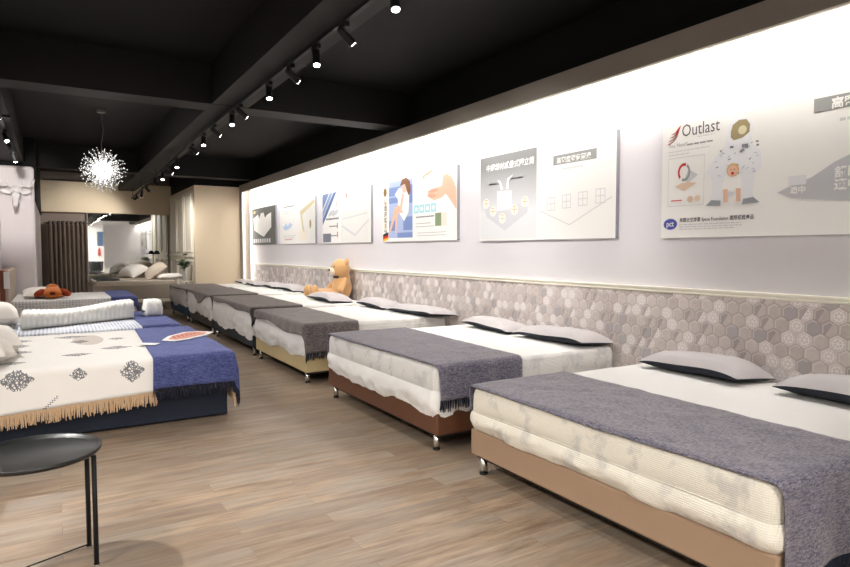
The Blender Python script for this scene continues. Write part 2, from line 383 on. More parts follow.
mb = MB(); mb.box(-.8, -.785, 4.6, 13.4, 0, .08); struct('baseboard_left', mb, M['trim'])
# beams
mb = MB()
for y in (-.2, 7.1, 14.1): mb.box(-4.1, WX, y, y+.36, 3.05, 3.5)
struct('ceiling_beams_cross', mb, M['beam'])
mb = MB(); mb.box(1.55, 1.95, YN, YF, 3.055, 3.5); mb.box(-.8, -.42, YN, 18.5, 3.055, 3.5)
struct('ceiling_beams_long', mb, M['beam'])

# mirror wall
t = thing('wall_mirror', (1.79, 18.72, .1), 'tall frameless wall mirror beside the brown curtain, reflecting the showroom', 'mirror')
MB().box(.80, 2.80, 18.7, 18.715, .1, 2.437).build('mirror_pane', M['mirror'], t)
MB().box(.79, .80, 18.695, 18.72, .1, 2.437).build('edge_strip', M['steel'], t)

# things the mirror shows behind the camera
t = thing('picture_panel', (2.45, YN+.001, 1.7), 'narrow blue picture panel hanging on the white rear wall', 'picture')
MB().box(2.3, 2.65, YN+.001, YN+.03, 1.72, 2.6).build('panel', pm('slateblue', 70, 92, 122), t)
t = thing('fire_extinguisher', (2.4, YN+.1, 1.1), 'red fire extinguisher hung on the white rear wall below the blue panel', 'fire extinguisher')
MB().lathe([(.03, 0), (.075, .02), (.075, .38), (.05, .44), (.02, .46)], 20, (2.4, YN+.09, 1.12)).build('cylinder', M['dred'], t, smooth=True)
MB().box(2.37, 2.43, YN+.06, YN+.14, 1.58, 1.62).build('handle', M['matt_black'], t)
t = thing('armchair', (2.0, -1.2, 0), 'dark grey tub armchair on chrome legs near the white partition', 'chair')
mb = MB(); n = 20
mb.ring_loft([[(2.0+r*math.cos(a), -1.2+r*math.sin(a), z) for a in [PI*.15+(PI*1.7)*j/n+PI*.15-PI/2+PI/2 for j in range(n+1)]] for r, z in ((.34, .3), (.38, .82), (.36, .84), (.30, .80), (.27, .3))], False, False, closed=False)
mb.build('back_shell', M['slate'], t, smooth=True); MB().box(1.74, 2.26, -1.46, -.94, .3, .46).build('seat', M['slate'], t, bevel=.05, seg=3)
for sx in (-.22, .22):
    for sy in (-.22, .22): MB().tube([(2.0+sx, -1.2+sy, 0), (2.0+sx*.9, -1.2+sy*.9, .31)], .014).build('leg', M['chrome'], t)

# ------------------------------------------------------------------ camera
F_PX = 610.; th = math.atan(371/F_PX); pt = math.atan(32.5/F_PX)
cam = bpy.data.cameras.new('camera'); co = bpy.data.objects.new('camera', cam); C.objects.link(co); sc.camera = co
cam.sensor_width = 36; cam.lens = 36*F_PX/850; cam.clip_start = .05; cam.clip_end = 80
co.location = (0, 0, 1.42)
fwd = Vector((math.sin(th)*math.cos(pt), math.cos(th)*math.cos(pt), -math.sin(pt)))
co.rotation_euler = fwd.to_track_quat('-Z', 'Y').to_euler()

# ------------------------------------------------------------------ soft goods
def rrect(x0, x1, y0, y1, r, n=6, step=.06):
    """closed rounded rectangle, list of (x, y, nx, ny)"""
    out = []
    cs = [(x1-r, y1-r, 0), (x0+r, y1-r, 1), (x0+r, y0+r, 2), (x1-r, y0+r, 3)]
    for cx, cy, q in cs:
        for k in range(n+1):
            a = (q+k/n)*PI/2; out.append((cx+r*math.cos(a), cy+r*math.sin(a), math.cos(a), math.sin(a)))
    res = []
    for i, p in enumerate(out):
        q = out[(i+1) % len(out)]; d = math.hypot(q[0]-p[0], q[1]-p[1]); k = max(1, int(d/step))
        for j in range(k):
            f = j/k; res.append(tuple(p[m]*(1-f)+q[m]*f for m in range(4)))
    return res

def mattress(parent, x0, x1, y0, y1, z0, z1, m, r=.09, name='mattress', puff=.006, top=None):
    L = rrect(x0, x1, y0, y1, r); h = z1-z0; mb = MB()
    prof = [(-.05, 0), (-.015, .01), (0, .05), (puff, .2), (puff*.8, .34), (.002, .42), (-.002, .45), (.001, .48), (.003, .65), (.002, .80), (-.003, .89), (-.005, .91), (-.007, .94), (-.014, .97), (-.028, .99), (-.06, 1.0), (-.25, 1.012), (-.5, 1.02)]
    rings = []
    for d, k in prof: rings.append([(x+nx*d + nx*.006*nz(x*5, y*5, k*4), y+ny*d + ny*.006*nz(x*5, y*5, k*4), z0+h*k) for x, y, nx, ny in L])
    # inner rings: shrink towards the centre line
    cx, cy = (x0+x1)/2, (y0+y1)/2
    rings[-2] = [(cx+(x-cx)*.7, cy+(y-cy)*.7, z1+.003) for x, y, _, _ in L]; rings[-1] = [(cx+(x-cx)*.25, cy+(y-cy)*.25, z1+.005) for x, y, _, _ in L]
    mb.ring_loft(rings[:14]+rings[14:15], cap1=False); mb.ring_loft(rings[14:], cap0=False, m=1)
    o = mb.build(name, [m, top or M['sheet']], parent, smooth=True)
    pp = MB()
    for k in (.45,):
        pts = [(x-nx*.002, y-ny*.002, z0+h*k) for x, y, nx, ny in L[::2]]; pp.tube(pts+[pts[0]], .003, 6, cap=False)
    pp.build('piping', m, o if False else parent, smooth=True) if False else None
    q = pp.build('piping', m, None, smooth=True, recenter=False)
    q.data.transform(Matrix.Translation(-parent.location)); q.parent = o
    return o

def skirt(parent, x0, x1, y0, y1, z0, z1, m, amp=.03, freq=3.0, seed=0, wr=.012, name='fitted_sheet', r=.09):
    """loose cover hem with a wavy lower edge round the mattress side"""
    L = rrect(x0, x1, y0, y1, r, 8, .025); mb = MB(); N = 10
    def pt(i, k):
        x, y, nx, ny = L[i % len(L)]; s = seed*3.1
        zl = z0 + amp*(nz(x*freq+s, y*freq, .3)*1.2 - .25 + .35*nz(x*freq*3+s, y*freq*3, 2.2))
        z = z1+(zl-z1)*k
        d = .008 + .016*math.sin(PI*min(1, k*1.1))*(1+.5*nz(x*4+s, y*4)) + wr*k*nz(x*9+s, y*9, z*16) + .5*wr*nz(x*24, y*24, z*40+s)*k
        if k > .93: d -= .008
        return (x+nx*d, y+ny*d, z)
    rings = [[pt(i, k/N) for i in range(len(L))] for k in range(N+1)]
    mb.ring_loft(rings, False, False)
    return mb.build(name, m, parent, smooth=True)

def drape_map(p, q, E, zt, r=.035, amp=.012, seed=0, flare=.05):
    """E=(xlo,xhi,ylo,yhi) top rectangle (None = open side); returns position on the draped cloth"""
    xlo, xhi, ylo, yhi = E; ex = ey = 0; sx = sy = 0
    if xlo is not None and p < xlo+r: ex = xlo+r-p; sx = -1
    if xhi is not None and p > xhi-r: ex = p-xhi+r; sx = 1
    if ylo is not None and q < ylo+r: ey = ylo+r-q; sy = -1
    if yhi is not None and q > yhi-r: ey = q-yhi+r; sy = 1
    if ex == 0 and ey == 0:
        return Vector((p, q, zt + .004*nz(p*5+seed, q*5) + .003*nz(p*14, q*14, seed)))
    e = math.hypot(ex, ey); dx, dy = sx*ex/e, sy*ey/e
    bx = p if sx == 0 else (xlo+r if sx < 0 else xhi-r); by = q if sy == 0 else (ylo+r if sy < 0 else yhi-r)
    a = min(e/r, PI/2); out = r*math.sin(a); z = zt-r*(1-math.cos(a)); rest = max(0, e-r*PI/2)
    z -= rest; out += rest*flare
    along = q if abs(dx) > abs(dy) else p
    out += amp*min(1, rest/.12)*(math.sin(along*21+seed)*.5+.5+nz(along*6, seed, z*3))
    return Vector((bx+dx*out, by+dy*out, z + .004*nz(p*5+seed, q*5)))

def throw(name, m, E, zt, P0, P1, Q0, Q1, label, cat, fr=None, frm=None, frlen=.06, nu=30, nv=110, seed=0, amp=.012, uv=False, group=None, solid=.007, flare=.05, frstep=.008, fredges=('q0', 'q1')):
    """P0,P1 are functions of v (0..1 along q), Q0,Q1 functions of u"""
    def flat(u, v):
        q = Q0(u)*(1-v)+Q1(u)*v; p = P0(v)*(1-u)+P1(v)*u; return p, q
    fn = lambda u, v: drape_map(*flat(u, v), E, zt, amp=amp, seed=seed, flare=flare)
    mb = MB(); mb.grid(fn, nu, nv, uvfn=(flat if uv else None))
    o = mb.build(name, m, smooth=True, solid=solid, fixn=False)
    # normals up
    tag(o, label, cat, group)
    if frm is not None:
        fb = MB(); 
        def strand(b, ln, n_=None):
            w = .0028+.0012*R.random(); e = Vector((R.uniform(-.007, .007), R.uniform(-.007, .007), -ln)); pts = [b+Vector((0, 0, .004)), b+e*.5+Vector((R.uniform(-.003, .003), R.uniform(-.003, .003), 0)), b+e]
            fb.tube(pts, [w, w*1.1, w*.85], 4)
        for ed in fredges:
            if ed in ('q0', 'q1'):
                v = 0 if ed == 'q0' else 1; wlen = abs(P1(v)-P0(v)); k = int(wlen/frstep)
                for i in range(k):
                    b = fn((i+.5)/k, v)
                    if b.z < zt-.05: strand(b, frlen*(.75+.4*R.random()))
            else:
                u = 0 if ed == 'p0' else 1; k = int(abs(Q1(u)-Q0(u))/frstep)
                for i in range(k):
                    b = fn(u, (i+.5)/k)
                    if b.z < zt-.05: strand(b, frlen*(.75+.4*R.random()))
        if fb.v:
            f = fb.build('fringe', frm, None, recenter=False, fixn=False); f.data.transform(Matrix.Translation(-o.location)); f.parent = o; f['kind'] = 'stuff'
    return o

def pillow(loc, w, d, h, rot, mats, label, seed=0, name='pillow', group=None, flat=.0, corner=.04):
    """cushion with a seam and pointed corners; top and underside cloth as separate pieces. local x = width"""
    t = thing(name, loc, label, 'pillow', group, rot); n = 18
    def P(u, v, s):
        a, b = u*2-1, v*2-1
        k = max(0, (1-abs(a)**3.4))**.5*max(0, (1-abs(b)**3))**.5
        x = a*w/2*(1-.05*(1-b*b)); y = b*d/2*(1-.08*(1-a*a))
        z = s*h/2*k*(1.15 if s > 0 else .75) + .008*nz(a*2.5+seed, b*2.5, s)*k + .004*math.sin(a*4+seed) - h*.14*abs(a)**5*(1-.2*b) + .008*nz(a*7+seed, b*7)*k
        return (x, y, z+h*.40)
    MB().grid(lambda u, v: P(u, v, 1), n*2, n).build('top_cloth', mats[0], t, smooth=True, local=True)
    MB().grid(lambda u, v: P(u, v, -1), n*2, n).build('under_cloth', mats[1], t, smooth=True, local=True)
    return t

# ------------------------------------------------------------------ right row of beds
BZ = (.557, .612, .635, .652, .662, .645)
FX, HX = 2.26, 4.05
beds = [  # y0, y1, base material, mattress material, label
    (1.20, 3.15, 'tan', 'matt1', 'nearest bed on the right with beige fabric base and cream quilted mattress'),
    (3.55, 5.53, 'leather', 'matt2', 'second bed from the front on the right with brown leather base'),
    (6.15, 8.03, 'creamfab', 'matt3', 'bed with pale yellow cream base, third along the poster wall'),
    (8.18, 10.50, 'slate', 'matt3', 'bed with black slate fabric base, below the seated teddy bear'),
    (10.66, 12.76, 'darkbrown', 'matt3', 'bed with dark taupe base between the black and the blue based beds'),
    (12.92, 14.90, 'teal', 'matt3', 'farthest bed on the right with steel blue base, against the cream end wall')]
for i, (y0, y1, bmat, mm, lab) in enumerate(beds):
    t = thing('bed', ((FX+HX)/2, (y0+y1)/2, 0), lab, 'bed', 'beds along the poster wall')
    MB().box(FX, HX, y0, y1, .12, .285).build('base', M[bmat], t, bevel=.012, seg=3)
    MB().box(FX+.03, HX-.02, y0+.03, y1-.03, .10, .122).build('base_underside', M['matt_black'], t)
    for lx in (FX+.045, HX-.12):
        for ly in (y0+.08, y1-.08):
            l = MB().lathe([(.024, .012), (.024, .115)], 18, (lx, ly, 0)).build('leg', M['chrome'], t, smooth=False)
            for p in l.data.polygons: p.use_smooth = len(p.vertices) == 4
            g = MB().lathe([(.026, 0), (.026, .013)], 16, (lx, ly, 0)).build('foot_cap', M['matt_black'], None, recenter=False)
            g.data.transform(Matrix.Translation(-t.location)); g.parent = l
    mz0 = .285
    mattress(t, FX-.008, HX, y0+.005, y1-.005, mz0, BZ[i], M[mm], r=.055)
    a = (.035, .05, .05, .075, .09, .06)[i]; z0 = (.30, .285, .30, .27, .27, .30)[i]; zt_ = (.405, .44, .52, .62, .63, .56)[i]
    skirt(t, FX-.008, HX-.005, y0+.005, y1-.005, z0, zt_, M['matt1'] if i == 0 else M['sheet'], amp=a, freq=(2.2, 2.5, 2, 1.9, 2, 2)[i], seed=i+1, wr=(.016, .022, .02, .028, .03, .022)[i], r=.055)

ZT = .566
ZTS = [z+.009 for z in (.557, .612, .635, .652, .662, .645)]
K = lambda v: (lambda *_: v)
def lerp(a, b): return lambda t: a*(1-t)+b*t
thr = [
    # y0,y1, foot edge as function of v (v=0 near side), head edge, drop near, drop far, mat
    dict(m='chambray', f='fr_navy', P0=lambda v: 2.243+.006*math.sin(v*9), P1=lerp(3.0, 3.06), d0=.36, d1=.17, lab='blue grey woven throw across the foot of the nearest bed on the right'),
    dict(m='chambray', f='fr_navy', P0=lambda v: 2.25+.006*math.sin(v*7), P1=lerp(3.0, 3.12), d0=.24, d1=.2, lab='grey blue throw with navy fringe across the foot of the brown based bed'),
    dict(m='greythrow', f='fr_dark', P0=lambda v: 2.10+.09*v+.02*math.sin(v*12), P1=lerp(2.86, 2.95), d0=.30, d1=.12, lab='grey throw hanging over the foot of the cream based bed'),
    dict(m='darkthrow', f='fr_dark', P0=lambda v: 2.205-.05*(1-v)**2+.015*math.sin(v*14), P1=lerp(2.96, 3.05), d0=.16, d1=.2, lab='dark grey throw across the foot of the black based bed'),
    dict(m='darkthrow', f='fr_dark', P0=lambda v: 2.23-.16*math.exp(-((v-.42)/.16)**2)-.03*v, P1=lerp(3.05, 3.1), d0=.16, d1=.17, lab='rumpled dark grey throw drooping over the foot of the dark taupe based bed'),
    dict(m='greythrow', f='fr_dark', P0=lambda v: 2.22+.01*math.sin(v*9), P1=lerp(3.1, 3.2), d0=.15, d1=.1, lab='grey throw across the foot of the blue based bed at the far end')]
for i, d in enumerate(thr):
    y0, y1 = beds[i][0], beds[i][1]
    throw('throw_blanket', M[d['m']], (FX-.022, None, y0-.012, y1+.012), ZTS[i], d['P0'], d['P1'], K(y0-d['d0']), K(y1+d['d1']), d['lab'], 'blanket', frm=M[d['f']], frlen=.075, seed=i*2.3, nu=40, nv=120, flare=.03 if i == 0 else .05, group='throws on the beds along the poster wall')

pl = [  # bed, yc, w, x, label
    (2.60, .80, 3.85, 'grey pillow with dark underside on the nearest right bed, the one nearer its far edge', .16),
    (1.60, .82, 3.84, 'grey pillow on the nearest right bed, cut off by the right picture edge', .16),
    (4.92, .80, 3.86, 'left one of the two grey pillows on the brown based bed', .13),
    (4.00, .90, 3.85, 'right one of the two grey pillows on the brown based bed', .14),
    (8.70, .92, 3.58, 'grey pillow with wide dark edge lying in front of the teddy bear', .15),
    (7.50, .78, 3.84, 'grey pillow on the cream based bed, its far one', .14),
    (6.46, 1.06, 3.85, 'long grey pillow on the cream based bed, nearer the camera', .13),
    (9.95, .62, 3.86, 'grey pillow on the black based bed beyond the teddy bear', .14),
    (11.15, .80, 3.86, 'nearer grey pillow on the dark taupe based bed', .14),
    (12.2, .82, 3.86, 'farther grey pillow on the dark taupe based bed', .13),
    (13.45, .84, 3.86, 'nearer grey pillow on the blue based bed', .12),
    (14.4, .84, 3.86, 'grey pillow at the farthest end of the poster wall', .12)]
for i, (y, w, x, lab, h) in enumerate(pl):
    pillow((x, y, .552+(0 if y < 3.3 else .055 if y < 5.6 else .078 if y < 8.1 else .095 if y < 10.5 else .105 if y < 12.8 else .088)), w, .40, h, (math.radians(-6), math.radians((i % 3-1)*1.5), -PI/2+math.radians((i*37 % 9)-4)), (M['pgrey'], M['pnavy']), lab, seed=i*1.7, group='grey pillows along the poster wall')

def plush(name, mb, m, parent, vox=.012, sm=6):
    o = mb.build(name, m, parent, smooth=True)
    r = o.modifiers.new('re', 'REMESH'); r.mode = 'VOXEL'; r.voxel_size = vox; r.use_smooth_shade = True
    s = o.modifiers.new('sm', 'SMOOTH'); s.iterations = sm; s.factor = .5
    return o
# teddy bear: sits against the wall, legs stretched towards the aisle
by = 8.96
t = thing('teddy_bear', (3.9, by, .565), 'tan teddy bear sitting on the black based bed against the wall', 'stuffed toy')
mb = MB(); mb.ell((3.9, by, .76), (.17, .19, .22)); mb.ell((3.93, by, .92), (.12, .14, .12))
mb.ell((3.87, by-.02, 1.09), (.16, .18, .165)); 
mb.ell((3.92, by+.14, 1.21), (.035, .06, .06)); mb.ell((3.92, by-.17, 1.21), (.035, .06, .06))
for s_ in (-1, 1):
    for k in range(6): mb.ell((3.86-.36*k/5, by+.02+s_*(.10+.04*k/5)+.26*k/5, .665), (.09, .085, .085-.004*k))
    mb.ell((3.46, by+.30+s_*.15, .69), (.085, .10, .115))
    for k in range(5): mb.ell((3.88-.10*k/4, by+s_*(.18+.07*k/4), .88-.14*k/4), (.06, .055, .06))
plush('body', mb, M['bear'], t)
MB().ell((3.735, by-.02, 1.045), (.075, .075, .062)).build('muzzle', M['muzzle'], t, smooth=True)
MB().ell((3.663, by-.02, 1.065), (.016, .026, .018)).build('nose', M['matt_black'], t, smooth=True)
for s_ in (-1, 1): MB().ell((3.735, by-.02+s_*.06, 1.125), (.014, .014, .014)).build('eye', M['matt_black'], t, smooth=True)
mb = MB(); mb.ell((3.79, by+.045, .95), (.025, .04, .026)); mb.ell((3.79, by-.065, .95), (.025, .04, .026)); mb.ell((3.78, by-.01, .95), (.025, .025, .025)); mb.build('bow', M['darkbrown'], t, smooth=True)

for o_ in bpy.data.objects:
    if o_.name == 'teddy_bear': o_.location.z += .095; o_.scale = (.92, .92, .92)
# ------------------------------------------------------------------ left row of beds
t = thing('bed', (.25, 6.25, 0), 'nearest bed on the left with navy fabric base under a printed white spread', 'bed', 'beds along the left wall')
MB().box(-.76, 1.25, 5.34, 7.22, .015, .32).build('base', M['navybase'], t, bevel=.015, seg=3)
mattress(t, -.74, 1.27, 5.24, 7.24, .322, .552, M['matt3'])
t = thing('bed', (.2, 8.5, 0), 'middle bed on the left with blue dotted mattress under the foam pads', 'bed', 'beds along the left wall')
MB().box(-.76, 1.22, 7.62, 9.4, .015, .30).build('base', M['navybase'], t, bevel=.015, seg=3)
mattress(t, -.74, 1.24, 7.56, 9.44, .302, .555, M['dotted'], top=M['dotted'])
t = thing('bed', (.2, 12.3, 0), 'farthest bed on the left with the orange plush dog, headboard at the column', 'bed', 'beds along the left wall')
MB().box(-.6, 1.16, 11.45, 13.2, .015, .36).build('base', M['navybase'], t, bevel=.015, seg=3)
mattress(t, -.6, 1.18, 11.4, 13.25, .362, .64, M['dotted2'])
MB().box(-.655, -.60, 11.35, 13.3, .1, 1.12).build('headboard', M['greylin'], t, bevel=.015)
o = MB().box(-.72, -.655, 11.36, 13.3, .02, 1.12).build('headboard_back', M['woodb'], t)
MB().box(-.665, -.59, 11.33, 11.348, .84, 1.1).build('tag_card', M['paper'], t)

def Q0s(u): return 5.215-.36+.055*u+.012*math.sin(u*7)     # front hem of the printed spread, lower at the head end
throw('bedspread', M['spread'], (None, 1.275, 5.215, 7.26), .562, K(-.7), lambda v: 1.275+.30, lambda u: 4.905+.07*min(1, u/.60)+(.085 if u > .605 else 0), K(7.3), 'white spread with lace medallion prints and tan fringe on the nearest left bed', 'bedspread', frm=M['fr_tan'], frlen=.10, nu=80, nv=90, uv=True, amp=.008, flare=.06, frstep=.005, fredges=('q0', 'p1'), seed=3)
throw('throw_blanket', M['navythrow'], (None, 1.292, 5.198, 7.28), .572, lambda v: .64+.09*v, K(1.292+.27), K(5.198-.225), K(7.32), 'royal navy throw over the foot end of the nearest left bed', 'blanket', frm=M['fr_navy'], frlen=.085, nu=44, nv=90, amp=.012, flare=.07, frstep=.007, fredges=('q0', 'p1'), seed=1)
throw('throw_blanket', M['navythrow'], (None, 1.262, 7.54, 9.45), .566, K(.84), K(1.262+.2), K(7.54-.2), K(9.5), 'plain navy throw over the foot end of the middle left bed', 'blanket', nu=30, nv=60, seed=5)
throw('throw_blanket', M['navythrow'], (None, 1.20, 11.38, 13.27), .652, K(.80), K(1.2+.2), K(11.38-.15), K(13.3), 'navy throw over the foot end of the farthest left bed', 'blanket', nu=30, nv=60, seed=8)
# leaflets
mb = MB(); mb.prism([(.84, 6.10), (.93, 6.00), (1.06, 6.06), (1.30, 6.30), (1.38, 6.47), (1.28, 6.60), (1.12, 6.60), (.93, 6.36)], .584, .590)
t = thing('printed_card', (1.1, 6.3, .584), 'pointed card printed with an orange pattern on the navy throw', 'card'); mb.build('card', M['paper'], t)
MB().prism([(.90, 6.13), (.96, 6.07), (1.05, 6.11), (1.26, 6.32), (1.32, 6.46), (1.26, 6.55), (1.14, 6.55), (.97, 6.34)], .590, .592).build('printed_field', pm('salmon', 206, 140, 120), t)
mb = MB()
for k in range(7): mb.box(.96+k*.045, .975+k*.045, 6.16+k*.045, 6.32+k*.028, .592, .5925)
mb.build('printed_lines', pm('brick', 170, 84, 66), t)
MB().prism([(.60, 5.93), (.75, 5.84), (.80, 5.92), (.66, 6.03)], .586, .590).build('paper_slip', M['paper']).update_tag()
tag(bpy.data.objects['paper_slip'], 'small white paper slip at the edge between white spread and navy throw', 'paper')

pillow((-.47, 6.1, .575), .62, .42, .24, (0, math.radians(8), PI/2+.1), (M['pwhite'], M['pwhite']), 'white pillow on the printed spread, farther one at the left picture edge', seed=2, group='white pillows on the left beds')
pillow((-.50, 5.55, .575), .55, .42, .22, (0, math.radians(8), PI/2-.1), (M['pwhite'], M['pwhite']), 'white pillow on the printed spread, nearer one cut by the left picture edge', seed=4, group='white pillows on the left beds')
pillow((-.56, 8.3, .565), .6, .42, .29, (0, math.radians(10), PI/2), (M['pwhite'], M['pwhite']), 'white pillow at the head of the middle left bed', seed=6, group='white pillows on the left beds')
pillow((-.22, 12.2, .652), 1.1, .5, .16, (0, 0, PI/2+.05), (M['pwhite'], M['pwhite']), 'flat white pillow behind the plush dog', seed=9, group='white pillows on the left beds')

def ribbed(name, x0, x1, yc, dep, zb, hh, label, pitch=.05, rib=.006, bend=None, skew=0):
    mb = MB(); n = int((x1-x0)/pitch*6); rings = []
    for i in range(n+1):
        f = i/n; x = x0+(x1-x0)*f; k = rib*abs(math.sin(PI*(x-x0)/pitch)); e = math.sin(PI*min(1, min(f, 1-f)*n/4)/2)**.5 if 0 < f < 1 else .55
        b = bend(f) if bend else (0, hh); L = rrect(-dep/2*e-k, dep/2*e+k, 0, b[1]*e+k, min(.07, b[1]*.4), 5, .2)
        rings.append([(x+.01*nz(i, j), yc+skew*f+a, zb+b[0]+c) for j, (a, c, _, _) in enumerate(L)])
    mb.ring_loft(rings); return tag(mb.build(name, M['foam'], smooth=True), label, 'foam pad')
ribbed('foam_topper', -.34, .95, 8.10, .55, .565, .2, 'long wavy white ribbed foam topper lying across the middle left bed', bend=lambda f: (.0, .165+.022*math.sin(f*6.5+2.2)+.03*f), skew=.72)
ribbed('foam_sample', .985, 1.22, 8.78, .42, .575, .2, 'short white ribbed foam block at the foot end of the middle left bed', pitch=.06, rib=.008)

# orange plush dog lying face down
t = thing('plush_dog', (-.03, 11.62, .65), 'orange plush dog with drooping rust ears lying on the farthest left bed', 'stuffed toy')
mb = MB(); mb.ell((-.03, 11.68, .735), (.17, .17, .095)); mb.ell((-.03, 11.58, .725), (.14, .1, .08)); mb.ell((-.03, 11.8, .80), (.10, .12, .08)); mb.ell((.05, 11.78, .72), (.15, .2, .07))
plush('body', mb, M['orange'], t)
for s_ in (-1, 1): plush('ear', MB().ell((-.03+s_*.19, 11.6, .735), (.08, .06, .055), rot=(0, s_*.5, 0)).ell((-.03+s_*.15, 11.62, .77), (.06, .05, .04)), M['rust'], t)
MB().ell((-.03, 11.487, .74), (.045, .025, .028)).build('nose', M['darkred'], t, smooth=True)

# ------------------------------------------------------------------ far grey bed with cushions before the mirror
t = thing('bed', (1.65, 16.55, 0), 'grey upholstered bed standing crosswise before the mirror', 'bed')
MB().box(.72, 2.55, 15.62, 17.5, .30, .64).build('base', M['greyfab'], t, bevel=.02, seg=3)
MB().box(.74, 2.53, 15.64, 17.48, .22, .30).build('plinth_board', M['offwhite'], t)
for x in (.8, 1.2, 1.6, 2.0, 2.45):
    for y in (15.7, 17.4): MB().box(x-.03, x+.03, y-.03, y+.03, 0, .22).build('leg', M['offwhite'], t)
mattress(t, .76, 2.52, 15.66, 17.46, .64, .72, M['greylin'], name='mattress')
throw('coverlet', M['greylin'], (None, None, None, None), .735, K(.85), K(2.45), K(15.75), K(17.4), 'crumpled taupe coverlet on the grey bed before the mirror', 'bedspread', nu=60, nv=60, seed=11, amp=.03)
pillow((2.27, 16.6, .80), 1.5, .6, .32, (math.radians(35), 0, -PI/2-.15), (M['greylin'], M['greylin']), 'large taupe cushion leaning up at the head of the grey bed', seed=3)
pillow((2.42, 15.95, .74), .62, .34, .14, (0, 0, .15), (M['pwhite'], M['pwhite']), 'small flat white pillow on the near corner of the grey bed', seed=5)
pillow((1.75, 17.05, .80), .9, .5, .28, (math.radians(25), 0, -PI/2+.3), (M['pwhite'], M['pwhite']), 'white cushion lying behind the large taupe cushion', seed=7)
mb = MB(); mb.grid(lambda u, v: (.82+.47*u+.04*v, 15.75+.4*v, .745+.04*math.sin(PI*u)**.5*math.sin(PI*v)**.5+.012*nz(u*6, v*6)), 20, 20)
tag(mb.build('folded_cloth', M['matt_black'], smooth=True, solid=.01), 'black folded cloth on the left end of the grey bed', 'cloth')
mb = MB(); mb.grid(lambda u, v: (.80+.4*u, 16.6+.35*v, .745+.05*math.sin(PI*u)**.5*math.sin(PI*v)**.5), 14, 14)
tag(mb.build('folded_cloth', M['slate'], smooth=True, solid=.01), 'dark grey folded cloth farther back on the grey bed', 'cloth')

# bedside tables, plant and lamp
def side_stand(x, y, h, label, r=.14):
    t = thing('bedside_stand', (x, y, 0), label, 'table')
    MB().lathe([(r, h-.03), (r, h)], 28, (x, y, 0)).build('top', M['offwhite'], t); MB().tube([(x, y, .015), (x, y, h-.03)], .018).build('post', M['chrome'], t)
    MB().lathe([(r*.8, 0), (r*.8, .015)], 28, (x, y, 0)).build('foot', M['offwhite'], t)
side_stand(2.66, 15.25, .72, 'small round white stand holding the plant beside the cream corner')
t = thing('potted_plant', (2.62, 15.25, .72), 'leafy green plant in a slim pale vase by the cream corner', 'plant')
MB().lathe([(.03, 0), (.045, .05), (.04, .16), (.022, .24), (.026, .26)], 20, (2.62, 15.25, .72)).build('vase', M['glass'], t, smooth=True)
st = MB(); lv = MB()
for k in range(9):
    a = k*2.4; b0 = Vector((2.62, 15.25, .95)); e = b0+Vector((math.cos(a)*(.05+.12*R.random()), math.sin(a)*(.05+.12*R.random()), .16+.22*R.random())); st.tube([b0-Vector((0, 0, .1)), (b0+e)/2+Vector((0, 0, .03)), e], .004, 5)
    for q in range(9):
        c = b0.lerp(e, .35+.08*q); an = R.uniform(0, 6.28); L = .085+.04*R.random(); d = Vector((math.cos(an), math.sin(an), R.uniform(-.3, .5))).normalized(); sd = d.cross(Vector((0, 0, 1))).normalized()*L*.5
        lv.poly([c, c+d*L*.5+sd, c+d*L*1.3, c+d*L*.5-sd])
st.build('stems', M['leaf'], t); lv.build('leaves', M['leaf'], t, solid=.002)
side_stand(2.5, 18.15, .80, 'small round white stand holding the reading lamp by the mirror', .13)
t = thing('table_lamp', (2.45, 18.15, .8), 'reading lamp with round black shade standing before the mirror', 'lamp')
MB().lathe([(.06, 0), (.06, .015)], 20, (2.45, 18.15, .8)).build('base', M['chrome'], t); MB().tube([(2.47, 18.15, .81), (2.47, 18.15, 1.36), (2.44, 18.15, 1.40)], .009).build('stem', M['chrome'], t)
MB().lathe([(.015, .10), (.05, .08), (.085, 0)], 24, (2.42, 18.15, 1.33), cap1=False).build('lamp_shade', M['matt_black'], t, smooth=True, solid=.004)

# curtain
t = thing('curtain', (.33, 18.5, .1), 'brown pleated eyelet curtain hanging beside the mirror', 'curtain')
mb = MB(); mb.grid(lambda u, v: (-.12+.90*u+.01*math.sin(u*50)*(v), 18.5+.045*math.sin(u*2*PI*9)+.01*nz(u*20, v*2), 2.2-2.1*v), 180, 12); mb.build('cloth', M['curtain'], t, smooth=True, solid=.004)
MB().tube([(-.2, 18.5, 2.14), (.80, 18.5, 2.14)], .016, 10).build('rod', M['bmetal'], t)
for k in range(9):
    x = -.07+.1*k; MB().tube([(x+.0, 18.5+.03*math.cos(a), 2.14+.03*math.sin(a)) for a in [2*PI*j/10 for j in range(11)]], .006, 6, cap=False).build('eyelet', M['steel'], t)

